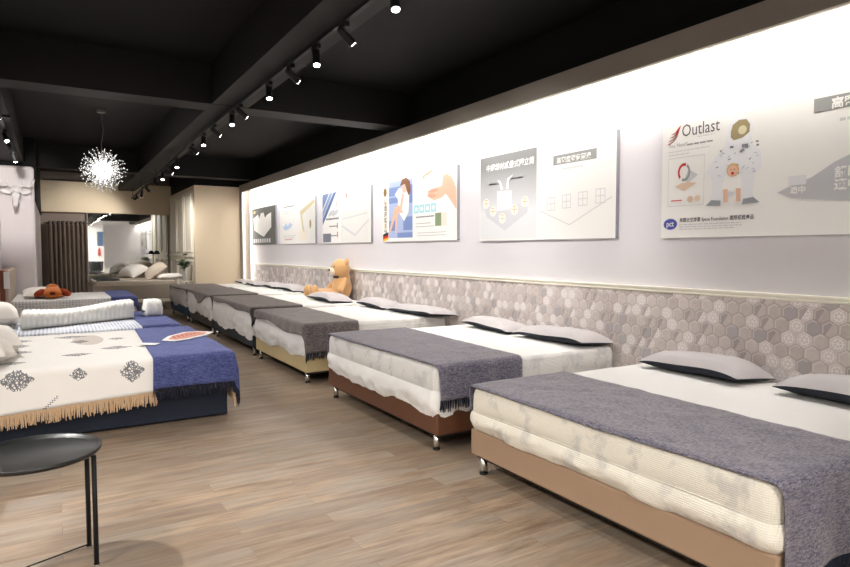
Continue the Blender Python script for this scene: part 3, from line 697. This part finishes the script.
# deer head on the column
t = thing('deer_head_mount', (-.53, 13.38, 2.4), 'white resin stag head with antlers mounted on the pale column', 'wall decoration')
dx, dz = -.55, 2.43
mb = MB(); mb.ell((dx, 13.33, dz+.06), (.10, .09, .11)); mb.ell((dx, 13.24, dz-.02), (.075, .11, .085)); 
for k in range(6): mb.ell((dx, 13.19-.025*k, dz-.05-.027*k), (.062-.004*k, .06, .055-.003*k))
mb.ell((dx, 13.06, dz-.20), (.04, .045, .035)); plush('head', mb, M['deer'], t, .012, 4)
for s_ in (-1, 1):
    MB().ell((dx+s_*.155, 13.30, dz+.055), (.085, .02, .038), rot=(0, -s_*.25, 0)).build('ear', M['deer'], t, smooth=True)
    mb = MB(); P_ = [(dx+s_*.04, 13.30, dz+.12), (dx+s_*.12, 13.27, dz+.17), (dx+s_*.20, 13.24, dz+.15), (dx+s_*.25, 13.22, dz+.18), (dx+s_*.27, 13.2, dz+.24)]
    mb.tube(P_, [.018, .018, .016, .013, .006], 8)
    for i, (ox, oz) in enumerate(((.0, .1), (.03, .13), (.05, .1))): 
        b = P_[i+1]; mb.tube([b, (b[0]+s_*ox*.5, b[1]-.02, b[2]+oz*.6), (b[0]+s_*ox, b[1]-.02, b[2]+oz)], [.013, .01, .004], 7)
    mb.build('antler', M['deer'], t, smooth=True)
    MB().ell((dx+s_*.065, 13.20, dz+.02), (.012, .012, .012)).build('eye', M['matt_black'], t, smooth=True)
t = thing('wall_switch', (-.798, 11.9, 1.0), 'small white switch plate on the left wall', 'switch')
MB().box(-.8, -.79, 11.8, 11.9, 1.0, 1.1).build('plate', M['paper'], t, bevel=.003); MB().box(-.79, -.785, 11.83, 11.87, 1.03, 1.07).build('rocker', M['white'], t)

# ------------------------------------------------------------------ tray table
cx, cy, zt = -.10, 3.19, .52
t = thing('tray_table', (cx, cy, 0), 'round black metal tray table standing at the lower left', 'table')
MB().lathe([(.0001, zt-.012), (.258, zt-.012), (.266, zt-.006), (.270, zt+.010), (.266, zt+.011), (.259, zt-.003), (.25, zt-.008), (.0001, zt-.008)], 72, (cx, cy, 0), cap0=False, cap1=False).build('tray', M['traymetal'], t, smooth=True)
angs = [math.radians(a) for a in (-22, 68, 158, 248)]
lp = []
lp = [(.128, 3.06), (.108, 3.27), (cx-.208, cy-.08), (cx-.228, cy+.13)]
for x, y in lp:
    l = MB().tube([(x, y, .0), (x, y, zt-.013)], .0105, 12).build('leg', M['bmetal'], t, smooth=True)
pts = [(x, y, zt-.035) for x, y in lp]
MB().tube([pts[0], pts[1]], .004).build('crossbar', M['bmetal'], t); MB().tube([pts[2], pts[3]], .004).build('crossbar', M['bmetal'], t)
MB().tube([(lp[1][0], lp[1][1], .02), (lp[2][0]+.02, lp[2][1], .02)], .0035).build('floor_bar', M['bmetal'], t)
for (x, y) in lp: MB().lathe([(.013, 0), (.013, .012)], 14, (x, y, 0)).build('foot_cap', M['chrome'], t)

# ------------------------------------------------------------------ chandelier
c = Vector((.66, 10.29, 2.62))
t = thing('chandelier', (c.x, c.y, c.z), 'white dandelion burst chandelier hanging over the left aisle', 'chandelier')
MB().lathe([(.06, 3.46), (.06, 3.497)], 24, (c.x, c.y, 0)).build('canopy', M['steel'], t)
MB().tube([(c.x, c.y, 3.46), (c.x+.02, c.y, 3.2), (c.x-.012, c.y, 3.0), (c.x, c.y, c.z)], .006).build('cord', M['steel'], t)
MB().ell(c, (.055, .055, .055)).build('core', M['chrome'], t, smooth=True)
rods = MB(); cr = MB(); N = 105
for i in range(N):
    z = 1-2*(i+.5)/N; r = math.sqrt(1-z*z); a = i*2.39996; d = Vector((r*math.cos(a), r*math.sin(a), z)); L = .255+.06*R.random()
    rods.tube([c+d*.05, c+d*L], .0022, 4)
    if i % 6 == 0: MB().ell(c+d*(.12), (.014, .014, .014), seg=8, rg=6).build('bulb', M['bulb'], t, smooth=True)
    for k in range(7):
        e = c+d*(.12+(L-.10)*k/6.0)+Vector((R.uniform(-1, 1), R.uniform(-1, 1), R.uniform(-1, 1)))*(.006+.014*k/6); rods.tube([c+d*(.10+(L-.12)*k/6.0), e], .0014, 3); q = .0045+.0035*R.random(); cr.ell(e, (q, q, q), seg=6, rg=4)
rods.build('rods', M['chrome'], t, fixn=False); cr.build('crystals', M['crystal'], t, fixn=False)['kind'] = 'stuff'

# ------------------------------------------------------------------ track lighting
TX = 1.78
def tz(y): return 3.01 if y < 8.5 else 3.01-(y-8.5)*.026
t = thing('light_track', (TX, 6, 3.03), 'long black ceiling track carrying the row of spotlights above the aisle', 'light track')
mb = MB(); ys = [-4.0, 8.5, 17.6]
for a, b in zip(ys[:-1], ys[1:]):
    mb.ring_loft([[(TX-.018, y, tz(y)), (TX+.018, y, tz(y)), (TX+.018, y, tz(y)+.032), (TX-.018, y, tz(y)+.032)] for y in (a, b)])
mb.build('rail', M['bmetal'], t)
mb = MB()
for a, b in zip(ys[:-1], ys[1:]): mb.ring_loft([[(TX+.0185, y, tz(y)+.006), (TX+.0205, y, tz(y)+.006), (TX+.0205, y, tz(y)+.014), (TX+.0185, y, tz(y)+.014)] for y in (a, b)])
mb.build('edge_line', M['steel'], t)
for y in (9.5, 11.5, 13.2, 15.5, 17.4): MB().tube([(TX, y, tz(y)+.03), (TX, y, 3.06)], .006).build('hanger', M['bmetal'], t)
t2 = thing('light_track', (-.5, 9.8, 3.03), 'black ceiling track with spotlights at the upper left edge', 'light track')
MB().box(-.518, -.482, 4.8, 13.2, 3.0, 3.032).build('rail', M['bmetal'], t2); MB().box(-.6, -.4, 9.0, 9.04, 3.03, 3.06).build('bracket', M['bmetal'], t2)

SPOT_E = 60
def spot(x, y, zr, aim, label, energy=1.0, group='spotlights on the long ceiling track', color=(1, .97, .93), size=80, lens=True):
    t = thing('track_spotlight', (x, y, zr), label, 'spotlight', group)
    MB().box(x-.018, x+.018, y-.06, y+.06, zr-.035, zr).build('adapter', M['bmetal'], t, bevel=.004)
    j = Vector((x, y, zr-.075)); MB().tube([(x, y, zr-.03), tuple(j)], .009).build('stem', M['bmetal'], t)
    d = (Vector(aim)-j).normalized(); a = j-d*.05; b = j+d*.085
    k = MB().tube([a, a+d*.02, b, b+d*.004], [.022, .029, .031, .029], 20); k.build('head', M['bmetal'], t, smooth=False)
    MB().tube([b+d*.0045, b+d*.007], .0235, 20).build('lens', M['lens'], t)
    if energy > 0:
        L = bpy.data.lights.new('spot_lamp', 'SPOT'); L.energy = SPOT_E*energy; L.color = color; L.spot_size = math.radians(size); L.spot_blend = .8; L.shadow_soft_size = .03
        o = bpy.data.objects.new('spot_lamp', L); C.objects.link(o); o.parent = t; o.location = (b+d*.02)-t.location; o.rotation_euler = d.to_track_quat('-Z', 'Y').to_euler()
lit = [(-3.0, 1), (-.9, 0), (1.1, 1), (3.28, 1), (4.02, 0), (4.55, 1), (5.14, 0), (5.76, 1), (6.81, 0), (7.16, 1), (8.05, 0), (8.7, 1), (9.5, 0), (10.8, 1), (11.7, 0), (12.35, 1), (13.3, 1), (14.6, 1), (15.5, 1), (16.6, 0)]
words = ['behind the camera near the rear wall', 'over the rear aisle', 'above the nearest bed, out of frame', 'lit, at the top picture edge', 'turned away, second below the top picture edge', 'lit, third from the top picture edge', 'turned away, fourth from the top picture edge',
         'lit, just before the crossing beam', 'turned away, under the crossing beam', 'lit, under the crossing beam', 'turned away, first beyond the crossing beam', 'lit, second beyond the crossing beam', 'turned away, third beyond the crossing beam', 'lit, fourth beyond the crossing beam',
         'dim, fifth beyond the crossing beam', 'lit, beside the far cross beam', 'lit, just short of the far cross beam', 'lit, beyond the far cross beam', 'lit, next to last on the track', 'at the far end of the track']
for (y, on), w in zip(lit, words):
    aim = (TX-.2, y-.9, 0.3) if on else (WX, y+.5, 1.35)
    if y > 13.2: aim = (BX, y+1.2, 1.7)
    if 15 < y < 16: aim = (1.6, 16.5, .7)
    if y > 16: aim = (.6, 18.6, 1.9)
    spot(TX, y, tz(y), aim, 'black track spotlight ' + w, energy=(.5 if on else 1.15)*(.45 if on and y < 3 else 1) if y < 13.2 else (1.0 if y < 16 else 1.6))
spot(-.5, 9.76, 3.0, (.2, 8.2, 0.6), 'bright black spotlight on the left track', 1.8, 'spotlights on the left track')
spot(-.5, 10.64, 3.0, (-.5, 13.3, 2.35), 'dark spotlight on the left track aimed at the stag head', 1.9, 'spotlights on the left track', size=45)
spot(-.5, 8.1, 3.0, (.3, 8.9, 0.6), 'added black spotlight brightening the foam pads, out of frame', 1.5, 'spotlights on the left track')  # extra spotlight added out of frame to brighten the left row
spot(-.5, 11.8, 3.0, (.2, 12.2, 0.6), 'small black spotlight over the farthest left bed', .8, 'spotlights on the left track')
spot(-.5, 6.4, 3.0, (.3, 6.3, 0.5), 'black spotlight over the nearest left bed, out of frame', 1.2, 'spotlights on the left track')

t3 = thing('light_track', (-1.2, 2.4, 3.03), 'black ceiling track in the front left part of the shop, out of frame', 'light track')
MB().box(-1.218, -1.182, .4, 4.35, 3.0, 3.032).build('rail', M['bmetal'], t3); MB().box(-1.23, -1.17, 2.3, 2.36, 3.03, 3.5).build('bracket', M['bmetal'], t3)
spot(-1.2, 4.25, 3.0, (.5, 2.9, 0), 'black spotlight throwing the shadow of the tray table on the floor', 3.4, 'spotlights of the front left track', size=60)
spot(-1.2, 3.0, 3.0, (.9, 4.6, 0), 'black spotlight lighting the printed spread from the front left', 1.3, 'spotlights of the front left track', size=60)
# added fill lamps, out of view, to brighten the room from the shop front
for k, (x, y) in enumerate(((-2.2, 1.6), (-2.2, -1.6), (.4, -1.4), (.4, -3.6), (2.9, -2.4))):
    t = thing('fill_lamp', (x, y, 3.38), 'added square fill lamp, unseen in the front of the shop, ' + ['left near the camera', 'left rear', 'centre behind the camera', 'centre at the rear wall', 'right rear'][k], 'fill lamp', 'added fill lamps of the shop front')
    MB().box(x-.35, x+.35, y-.35, y+.35, 3.42, 3.498).build('housing', M['white'], t); MB().box(x-.32, x+.32, y-.32, y+.32, 3.41, 3.42).build('diffuser', M['panel'], t)
    L = bpy.data.lights.new('fill_light', 'AREA'); L.energy = 65; L.size = .6; L.color = (1, .97, .93); o = bpy.data.objects.new('fill_light', L); C.objects.link(o); o.parent = t; o.location = (0, 0, .02)

# ------------------------------------------------------------------ posters
PT = .04
def poster(y_left, w, z0, h, label, panelmat=None):
    t = thing('wall_poster', (WX-.001, y_left, z0), label, 'poster', 'poster panels above the beds')
    t.rotation_euler = Matrix(((0, 0, -1), (-1, 0, 0), (0, 1, 0))).to_euler()
    mb = MB().box(0, w, 0, h, 0, PT); mb.mi = [1, 0, 1, 1, 1, 1]; mb.build('panel', [panelmat or M['paper'], M['panel_edge']], t, local=True)
    t['w'] = w; return t
def ink(t, name, pts, m, layer=1):
    d = PT+.0008*layer; pts = [MAP[0](*p) for p in pts]
    MB().prism(pts, d, d+.0004).build(name, m, t, local=True)
def inks(t, name, polys, m, layer=1):
    if len(polys) <= 6:
        for p in polys: ink(t, name, p, m, layer)
        return
    d = PT+.0008*layer; mb = MB()
    for p in polys: mb.prism([MAP[0](*q_) for q_ in p], d, d+.0004)
    mb.build(name, m, t, local=True)
MAP = [lambda x, y: (x, y), 1.0]
def rect(x0, y0, x1, y1): return [(x0, y0), (x1, y0), (x1, y1), (x0, y1)]
def oval(cx, cy, rx, ry, n=24, a0=0, rot=0):
    return [(cx+rx*math.cos(a)*math.cos(rot)-ry*math.sin(a)*math.sin(rot), cy+rx*math.cos(a)*math.sin(rot)+ry*math.sin(a)*math.cos(rot)) for a in [2*PI*j/n+a0 for j in range(n)]]
def text(t, s, x, y, size, m, layer=3, bold=0.0, align='LEFT', sx=1.0, vertical=False, name='printed_text', shear=0):
    cu = bpy.data.curves.new('txt', 'FONT'); cu.body = '\n'.join(s) if vertical else s; cu.size = size; cu.align_x = align; cu.offset = bold; cu.resolution_u = 2; cu.shear = shear
    o = bpy.data.objects.new('txt', cu); C.objects.link(o); bpy.context.view_layer.update()
    me = bpy.data.meshes.new_from_object(o.evaluated_get(bpy.context.evaluated_depsgraph_get())); bpy.data.objects.remove(o)
    me.transform(Matrix.Diagonal((sx*MAP[1], 1, 1, 1))); x, y = MAP[0](x, y); me.materials.clear(); me.materials.append(m); me.name = name
    q = bpy.data.objects.new(name, me); C.objects.link(q); q.parent = t; q.location = (x, y, PT+.0008*layer)
    return q
def lines(t, x, y, n, w, dy, m, h=.006, ragged=.2, name='printed_lines'):
    P = []
    for k in range(n):
        xx = x; end = x+w*(1-ragged*R.random())
        while xx < end: d = R.uniform(.02, .06); P.append(rect(xx, y-k*dy, min(xx+d, end), y-k*dy+h)); xx += d+.008
    inks(t, name, P, m)
g_dark = pm('greygreen', 96, 98, 94); g_mid = pm('midgrey', 150, 150, 150); g_lt = pm('lightgrey', 204, 204, 206); g_txt = pm('textgrey', 110, 110, 114); wht = M['paper']
# 1 dark poster
t = poster(14.60, 1.80, 1.56, .84, 'dark grey-green poster with a white shape, farthest along the wall', mat('dark_board', srgb(72, 74, 70), .6))
ink(t, 'printed_shape', [(.12, .62), (.5, .70), (.60, .60), (.72, .72), (.95, .72), (1.05, .60), (1.2, .66), (1.5, .70), (1.5, .38), (1.1, .24), (.95, .18), (.72, .22), (.20, .34)], wht)
ink(t, 'printed_emblem', oval(.22, .76, .10, .035), pm('gold', 190, 160, 90)); lines(t, .35, .76, 1, .2, .03, pm('gold', 190, 160, 90))
inks(t, 'printed_columns', [rect(.12+k*.17, .05, .24+k*.17, .14) for k in range(8)], g_lt)
# 2
t = poster(12.50, 2.0, 1.56, .85, 'white poster with a pale mattress corner and blue waves, second from the far end')
lines(t, .25, .74, 1, .75, .05, g_txt, .02); lines(t, .2, .66, 2, .7, .045, g_mid); lines(t, .2, .16, 2, .8, .04, g_mid); ink(t, 'printed_mark', rect(.3, .08, .75, .10), pm('palered', 220, 160, 150))
ink(t, 'printed_wave', [(.1, .40), (.25, .34), (.4, .42), (.5, .35), (.62, .43), (.75, .38), (.9, .47), (.7, .33), (.5, .29), (.3, .28)], pm('paleblue', 186, 206, 232))
ink(t, 'printed_mattress', [(1.2, .62), (1.96, .80), (1.98, .74), (1.32, .55), (1.45, .22), (1.36, .22)], pm('straw', 214, 204, 166)); ink(t, 'printed_bottle', oval(1.76, .36, .05, .08), pm('oliv', 176, 160, 100)); ink(t, 'printed_field', rect(1.1, .06, 1.6, .26), pm('palecream', 238, 232, 218))
# 3
t = poster(10.14, 1.91, 1.55, .86, 'white poster with blue diagonal stripes at its upper left corner')
for a, b, c_ in ((.50, .63, pm('slblue', 84, 110, 156)), (.34, .48, pm('ltblue', 130, 152, 188)), (.02, .31, pm('slblue2', 108, 130, 168))):
    ink(t, 'printed_stripe', [(.005, .85-a*.85), (.005, .85-b*.85), (b, .855), (a, .855)], c_)
inks(t, 'printed_sketch', [oval(.35+.09*k, .50+.02*(k % 2), .09, .035, rot=.4) for k in range(4)], g_lt)
lines(t, .16, .40, 1, .56, .05, g_txt, .03, 0); lines(t, .30, .28, 1, .35, .05, g_txt, .018); lines(t, .36, .12, 1, .3, .05, g_txt, .018); inks(t, 'printed_mark', [rect(.64, .25, .67, .34), rect(.64, .10, .67, .19), rect(.6, .62, .62, .72), rect(1.02, .73, 1.05, .80)], M['red'])
ink(t, 'printed_block', rect(.02, .02, .38, .17), pm('blgrey', 118, 122, 134)); ink(t, 'printed_halves', rect(.80, .50, 1.90, .504), g_mid); ink(t, 'printed_photo', rect(.80, .01, 1.89, .49), pm('palegr', 224, 222, 218), .5)
inks(t, 'printed_mattress', [[(.85, .30), (1.35, .14), (1.85, .36), (1.85, .33), (1.35, .10), (.85, .26)], [(.85, .40), (1.8, .46), (1.8, .44), (.85, .38)], [(.82, .56), (1.2, .60), (1.2, .585), (.82, .545)], [(1.3, .56), (1.8, .60), (1.8, .585), (1.3, .545)]], g_lt); lines(t, 1.45, .78, 2, .35, .04, g_mid); lines(t, .9, .70, 2, .4, .04, g_lt)
# 4
t = poster(7.85, 1.90, 1.55, .88, 'poster with a woman in white asleep on blue, a hand and a flag')
bl = pm('bedblue', 120, 140, 190); bl2 = pm('bedblue2', 166, 182, 216); skin = pm('skin', 226, 184, 158); hair = pm('hair', 126, 84, 58)
MAP[:] = [lambda x, y: (.20+(x-.23)*1.18, y+.03) if .17 < x < .80 else (x, y), 1.0]
ink(t, 'printed_photo', rect(.23, .02, .79, .80), bl2, .6); inks(t, 'printed_pattern', [rect(.23, .60, .50, .72), rect(.23, .50, .45, .58), rect(.23, .12, .42, .26), rect(.58, .12, .79, .30), rect(.66, .48, .79, .72), rect(.44, .02, .79, .09)], bl, 1.2)
ink(t, 'printed_side_band', rect(.01, .14, .16, .86), pm('ecru', 236, 230, 214), 1); ink(t, 'printed_crest', oval(.085, .70, .05, .06), pm('bronze', 120, 96, 50), 2); text(t, '德國原裝天絲', .055, .53, .085, g_txt, 2, .002, vertical=True)
ink(t, 'printed_dress', [(.38, .62), (.48, .70), (.62, .66), (.72, .60), (.70, .36), (.60, .24), (.50, .34), (.44, .42), (.46, .54)], wht, 2)
inks(t, 'printed_legs', [[(.36, .44), (.48, .47), (.58, .36), (.44, .36)], [(.36, .42), (.42, .38), (.34, .22), (.27, .10), (.24, .12)], [(.40, .40), (.46, .36), (.42, .10), (.38, .08)]], skin, 3)
inks(t, 'printed_arm', [[(.56, .62), (.60, .60), (.54, .40), (.50, .42)], oval(.61, .68, .055, .06)], skin, 3); ink(t, 'printed_hair', [(.50, .72), (.56, .81), (.66, .82), (.74, .76), (.75, .62), (.70, .58), (.66, .66), (.62, .74)], hair, 4)
fl = [(pm('flagblack', 30, 28, 28), .10), (M['red'], .065), (pm('flaggold', 236, 190, 60), .03)]
for m_, z_ in fl: ink(t, 'printed_flag', rect(.02, z_-.03, .22, z_+.005), m_, 4)
MAP[:] = [lambda x, y: (x, y), 1.0]
ink(t, 'printed_hand', [(1.24, .62), (1.28, .54), (1.40, .50), (1.56, .52), (1.66, .56), (1.76, .48), (1.89, .36), (1.89, .60), (1.80, .74), (1.68, .80), (1.60, .78), (1.58, .66), (1.36, .64)], skin, 2)
[ink(t, 'printed_finger', q, pm('skin2', 214, 160, 134), 3) for q in (oval(1.34, .56, .10, .026, rot=-.1), oval(1.38, .62, .11, .024, rot=.05), oval(1.24, .84, .14, .02, rot=.3))]
ink(t, 'printed_pack', [(1.12, .68), (1.50, .66), (1.54, .84), (1.18, .82)], wht, 4); lines(t, 1.2, .74, 2, .28, .04, pm('mint', 150, 200, 200))
inks(t, 'printed_icons', [rect(.90+.14*k, .36, 1.02+.14*k, .465) for k in range(4)], pm('teal', 160, 214, 220), 1); inks(t, 'printed_icon_signs', [oval(.96+.14*k, .412, .035, .03, 12) for k in range(4)], wht, 2)
lines(t, .95, .30, 1, .5, .05, g_txt, .016); lines(t, .95, .22, 2, .45, .04, g_mid, .008); ink(t, 'printed_photo', rect(1.42, .18, 1.56, .34), pm('moss', 130, 146, 110)); ink(t, 'printed_photo', rect(1.57, .18, 1.68, .34), pm('blush', 236, 220, 206)); lines(t, .98, .10, 2, .85, .035, g_mid, .006)
MAP[:] = [lambda x, y: (x, y), 1.0]
# 5
t = poster(5.50, 1.92, 1.53, .91, 'poster with a grey gradient half showing a spring, titled in Chinese characters')
tn = NT('print_gradient_grey'); o = tn.coord(); s_ = tn.node('ShaderNodeSeparateXYZ'); tn.l.new(o, s_.inputs[0]); tn.l.new(tn.mix(tn.ramp(s_.outputs[1], .30, .80), srgb(222, 222, 224), srgb(128, 128, 128)), tn.b.inputs['Base Color'])
ink(t, 'printed_gradient', rect(.01, .02, .93, .905), tn.m); MAP[:] = [lambda x, y: (x, y+.075), 1.0]
text(t, '中鋼線材貳疊式獨立筒', .11, .68, .078, wht, 2, .001, shear=.15); lines(t, .17, .52, 1, .16, .03, wht, .02); lines(t, .54, .55, 1, .2, .03, wht, .018)
ink(t, 'printed_shield', [(.08, .30), (.26, .28), (.28, .24), (.52, .24), (.58, .30), (.80, .30), (.80, .20), (.44, .03), (.12, .19)], pm('shield', 206, 206, 210), 2)
ink(t, 'printed_coil_box', [(.31, .24), (.55, .26), (.55, .44), (.31, .45)], pm('coilbox', 224, 222, 228), 3)
inks(t, 'printed_arrow', [[(.37, .46), (.41, .46), (.37, .55), (.31, .57), (.35, .52)], [(.46, .46), (.50, .46), (.50, .54), (.57, .60), (.48, .57)]], wht, 3)
for (a, b) in ((.12, .33), (.24, .24), (.40, .16), (.60, .24), (.76, .31)):
    inks(t, 'printed_window', [oval(a, b, .055, .055, 16)], wht, 4); inks(t, 'printed_window_cross', [rect(a-.045, b-.004, a+.045, b+.004), rect(a-.004, b-.045, a+.004, b+.045), rect(a-.03, b+.03, a+.03, b+.038)], pm('amber', 226, 184, 120), 5)
ink(t, 'printed_title_band', rect(1.16, .62, 1.70, .71), pm('bandgrey', 146, 146, 144)); text(t, '高密度透氣圍邊', 1.205, .635, .062, wht, 3, .001); lines(t, 1.28, .57, 1, .3, .03, g_lt, .012)
for k in range(4):
    a = 1.08+.205*k; b = .20+.01*k; P = [rect(a, b, a+.11, b+.006), rect(a, b+.12, a+.11, b+.126), rect(a, b, a+.006, b+.12), rect(a+.104, b, a+.11, b+.126), rect(a+.052, b, a+.058, b+.12), rect(a, b+.06, a+.11, b+.066)]
    mb = MB()
    for q in P: mb.prism([MAP[0](*w_) for w_ in q], PT+.0008, PT+.0012)
    mb.build('printed_outline_window', g_lt, t, local=True)
inks(t, 'printed_outline', [[(.98, .21), (1.38, .06), (1.38, .052), (.98, .202)], [(1.38, .06), (1.88, .28), (1.88, .272), (1.38, .052)]], g_lt)
MAP[:] = [lambda x, y: (x, y), 1.0]
# 6
t = poster(3.126, 1.95, 1.52, .92, 'large white poster with an astronaut, a baby and the Outlast wordmark')
mk = pm('wordmark', 92, 92, 96)
text(t, 'Outlast', .165, .755, .128, mk, 2, 0, sx=.80); lines(t, .30, .735, 1, .17, .02, g_lt, .006)
for k in range(4):
    b = .712+.024*k; x0 = .035+.012*k
    ink(t, 'printed_logo_stripe', [(x0, b), (x0+.04, b+.012), (x0+.08, b+.034), (x0+.105-.006*k, b+.062), (x0+.085-.006*k, b+.040), (x0+.06, b+.016), (x0+.03, b+.001)], M['red'], 2)
MAP[:] = [lambda x, y: (x*.86, y+.06), .86]
text(t, 'You Need?', .065, .625, .042, g_mid, 2); lines(t, .25, .625, 1, .24, .03, g_mid, .012, 0); lines(t, .065, .59, 1, .42, .03, g_lt, .006); lines(t, .065, .565, 1, .22, .03, g_lt, .006)
P = [rect(.065, .18, .42, .184), rect(.065, .54, .42, .544), rect(.065, .18, .068, .54), rect(.417, .18, .42, .54)]; inks(t, 'printed_frame', P, g_lt)
mb = MB()
for a0, a1, c_ in ((1.2, 3.9, 'red'), (-1.9, 1.0, 'g')):
    rn = [[(.225+r*.9*math.cos(a), .43+r*1.0*math.sin(a)) for a in [a0+(a1-a0)*j/12 for j in range(13)]] for r in (.068, .048)]
    ink(t, 'printed_bracelet', rn[0]+rn[1][::-1], M['red'] if c_ == 'red' else g_mid, 2)
ink(t, 'printed_cloth_swatch', [(.25, .34), (.36, .40), (.27, .45), (.24, .40)], g_lt, 1); ink(t, 'printed_palm', [(.14, .33), (.23, .29), (.35, .34), (.27, .355), (.20, .35)], pm('palmtan', 222, 196, 170), 2); ink(t, 'printed_rule', rect(.10, .218, .21, .226), M['red'], 2); inks(t, 'printed_pills', [oval(.29, .225, .028, .024), oval(.36, .228, .026, .022)], pm('palmtan', 222, 196, 170), 2)
# astronaut
MAP[:] = [lambda x, y: (.37+(x-.56)*.88, .22+(y-.12)*.76), 1.0]
suit = pm('suit', 230, 231, 234); sh = pm('suitshade', 198, 202, 210); dk = pm('suitdark', 120, 124, 132)
ink(t, 'printed_suit', [(.60, .52), (.66, .60), (.72, .66), (.74, .76), (.84, .80), (.94, .76), (.95, .66), (1.02, .58), (1.03, .44), (.98, .40), (.96, .22), (1.00, .13), (.88, .12), (.84, .20), (.74, .20), (.70, .12), (.58, .13), (.62, .24), (.62, .38), (.56, .44)], suit)
ink(t, 'printed_helmet', oval(.845, .79, .115, .125), pm('helmet', 234, 234, 236), 2); ink(t, 'printed_visor', [(.775, .79), (.79, .85), (.84, .885), (.90, .88), (.93, .83), (.925, .76), (.87, .72), (.80, .71), (.775, .74)], pm('visorgold', 158, 142, 104), 3); ink(t, 'printed_visor_glow', oval(.87, .79, .035, .04), pm('visorlight', 214, 204, 168), 4)
R2 = random.Random(5)
for k in range(26):
    a = .64+.36*R2.random(); b = .40+.27*R2.random(); inks(t, 'printed_fold', [oval(a, b, 0.008+.012*R2.random(), .004+.006*R2.random(), 8, rot=R2.uniform(-1, 1))], sh if k % 3 else dk, 3)
[ink(t, 'printed_suit_fitting', q, dk, 4) for q in (rect(.77, .64, .80, .66), rect(.87, .63, .92, .66), rect(.86, .60, .89, .615), rect(.98, .66, 1.0, .675))]
inks(t, 'printed_boot', [[(.57, .13), (.70, .12), (.70, .17), (.62, .18)], [(.88, .12), (1.02, .13), (.97, .18), (.89, .17)]], pm('bootgrey', 150, 152, 158), 2)
ink(t, 'printed_baby_body', [(.74, .40), (.86, .40), (.88, .28), (.86, .16), (.83, .15), (.82, .24), (.77, .24), (.76, .15), (.73, .16), (.71, .28)], wht, 5); inks(t, 'printed_baby_arm', [[(.72, .27), (.76, .27), (.765, .15), (.73, .15)], [(.83, .27), (.87, .27), (.87, .15), (.835, .15)]], skin, 6)
ink(t, 'printed_baby_hair', oval(.80, .44, .052, .062), pm('blond', 206, 170, 120), 6); ink(t, 'printed_baby_face', oval(.80, .43, .042, .05), skin, 7); inks(t, 'printed_baby_features', [oval(.785, .445, .006, .005, 8), oval(.815, .445, .006, .005, 8)], hair, 8); ink(t, 'printed_baby_mouth', oval(.80, .41, .013, .014, 12), M['red'], 8)
MAP[:] = [lambda x, y: (x*.80, y+.02), .86]
ink(t, 'printed_round_seal', oval(.105, .085, .075, .042), pm('sealblue', 72, 84, 168), 2); text(t, 'pct', .062, .068, .06, wht, 4, .001); text(t, '美國太空總署 Space Foundation 國際認證產品', .205, .10, .034, mk, 2, .0006); lines(t, .205, .075, 3, .62, .017, g_lt, .006)
# right half
MAP[:] = [lambda x, y: (x-.17, y-.01), 1.0]
ink(t, 'printed_title_band', rect(1.27, .765, 1.94, .85), pm('bandgrey', 146, 146, 144)); text(t, '高密度透氣圍邊', 1.37, .778, .07, wht, 3, .002); lines(t, 1.42, .69, 1, .3, .03, g_lt, .018)
ink(t, 'printed_curve_shape', [(1.06, .29), (1.15, .33), (1.27, .37), (1.40, .45), (1.52, .50), (1.66, .52), (2.08, .40), (2.08, .16), (1.66, .14), (1.48, .21), (1.30, .23), (1.15, .25)], pm('curvegrey', 190, 190, 194))
text(t, '舒眠', 1.40, .36, .072, wht, 3, .002); text(t, '適中', 1.40, .285, .072, wht, 3, .002); text(t, '適中', 1.14, .28, .05, wht, 3, .001); ink(t, 'printed_faint_window', rect(1.13, .33, 1.24, .39), pm('faint', 222, 222, 224), 2)

# ------------------------------------------------------------------ world and colour
w = bpy.data.worlds.new('world'); sc.world = w; w.use_nodes = True; w.node_tree.nodes['Background'].inputs[0].default_value = (.9, .93, 1, 1); w.node_tree.nodes['Background'].inputs[1].default_value = .3
L = bpy.data.lights.new('chandelier_lamp', 'POINT'); L.energy = 14; L.shadow_soft_size = .1; L.color = (1, .95, .88); o = bpy.data.objects.new('chandelier_lamp', L); C.objects.link(o); o.location = (0, 0, 0); o.parent = bpy.data.objects['chandelier']
sc.view_settings.view_transform = 'Standard'; sc.view_settings.look = 'None'; sc.view_settings.gamma = 1; sc.view_settings.exposure = 0.82
try: sc.cycles.use_denoising = True
except Exception: pass
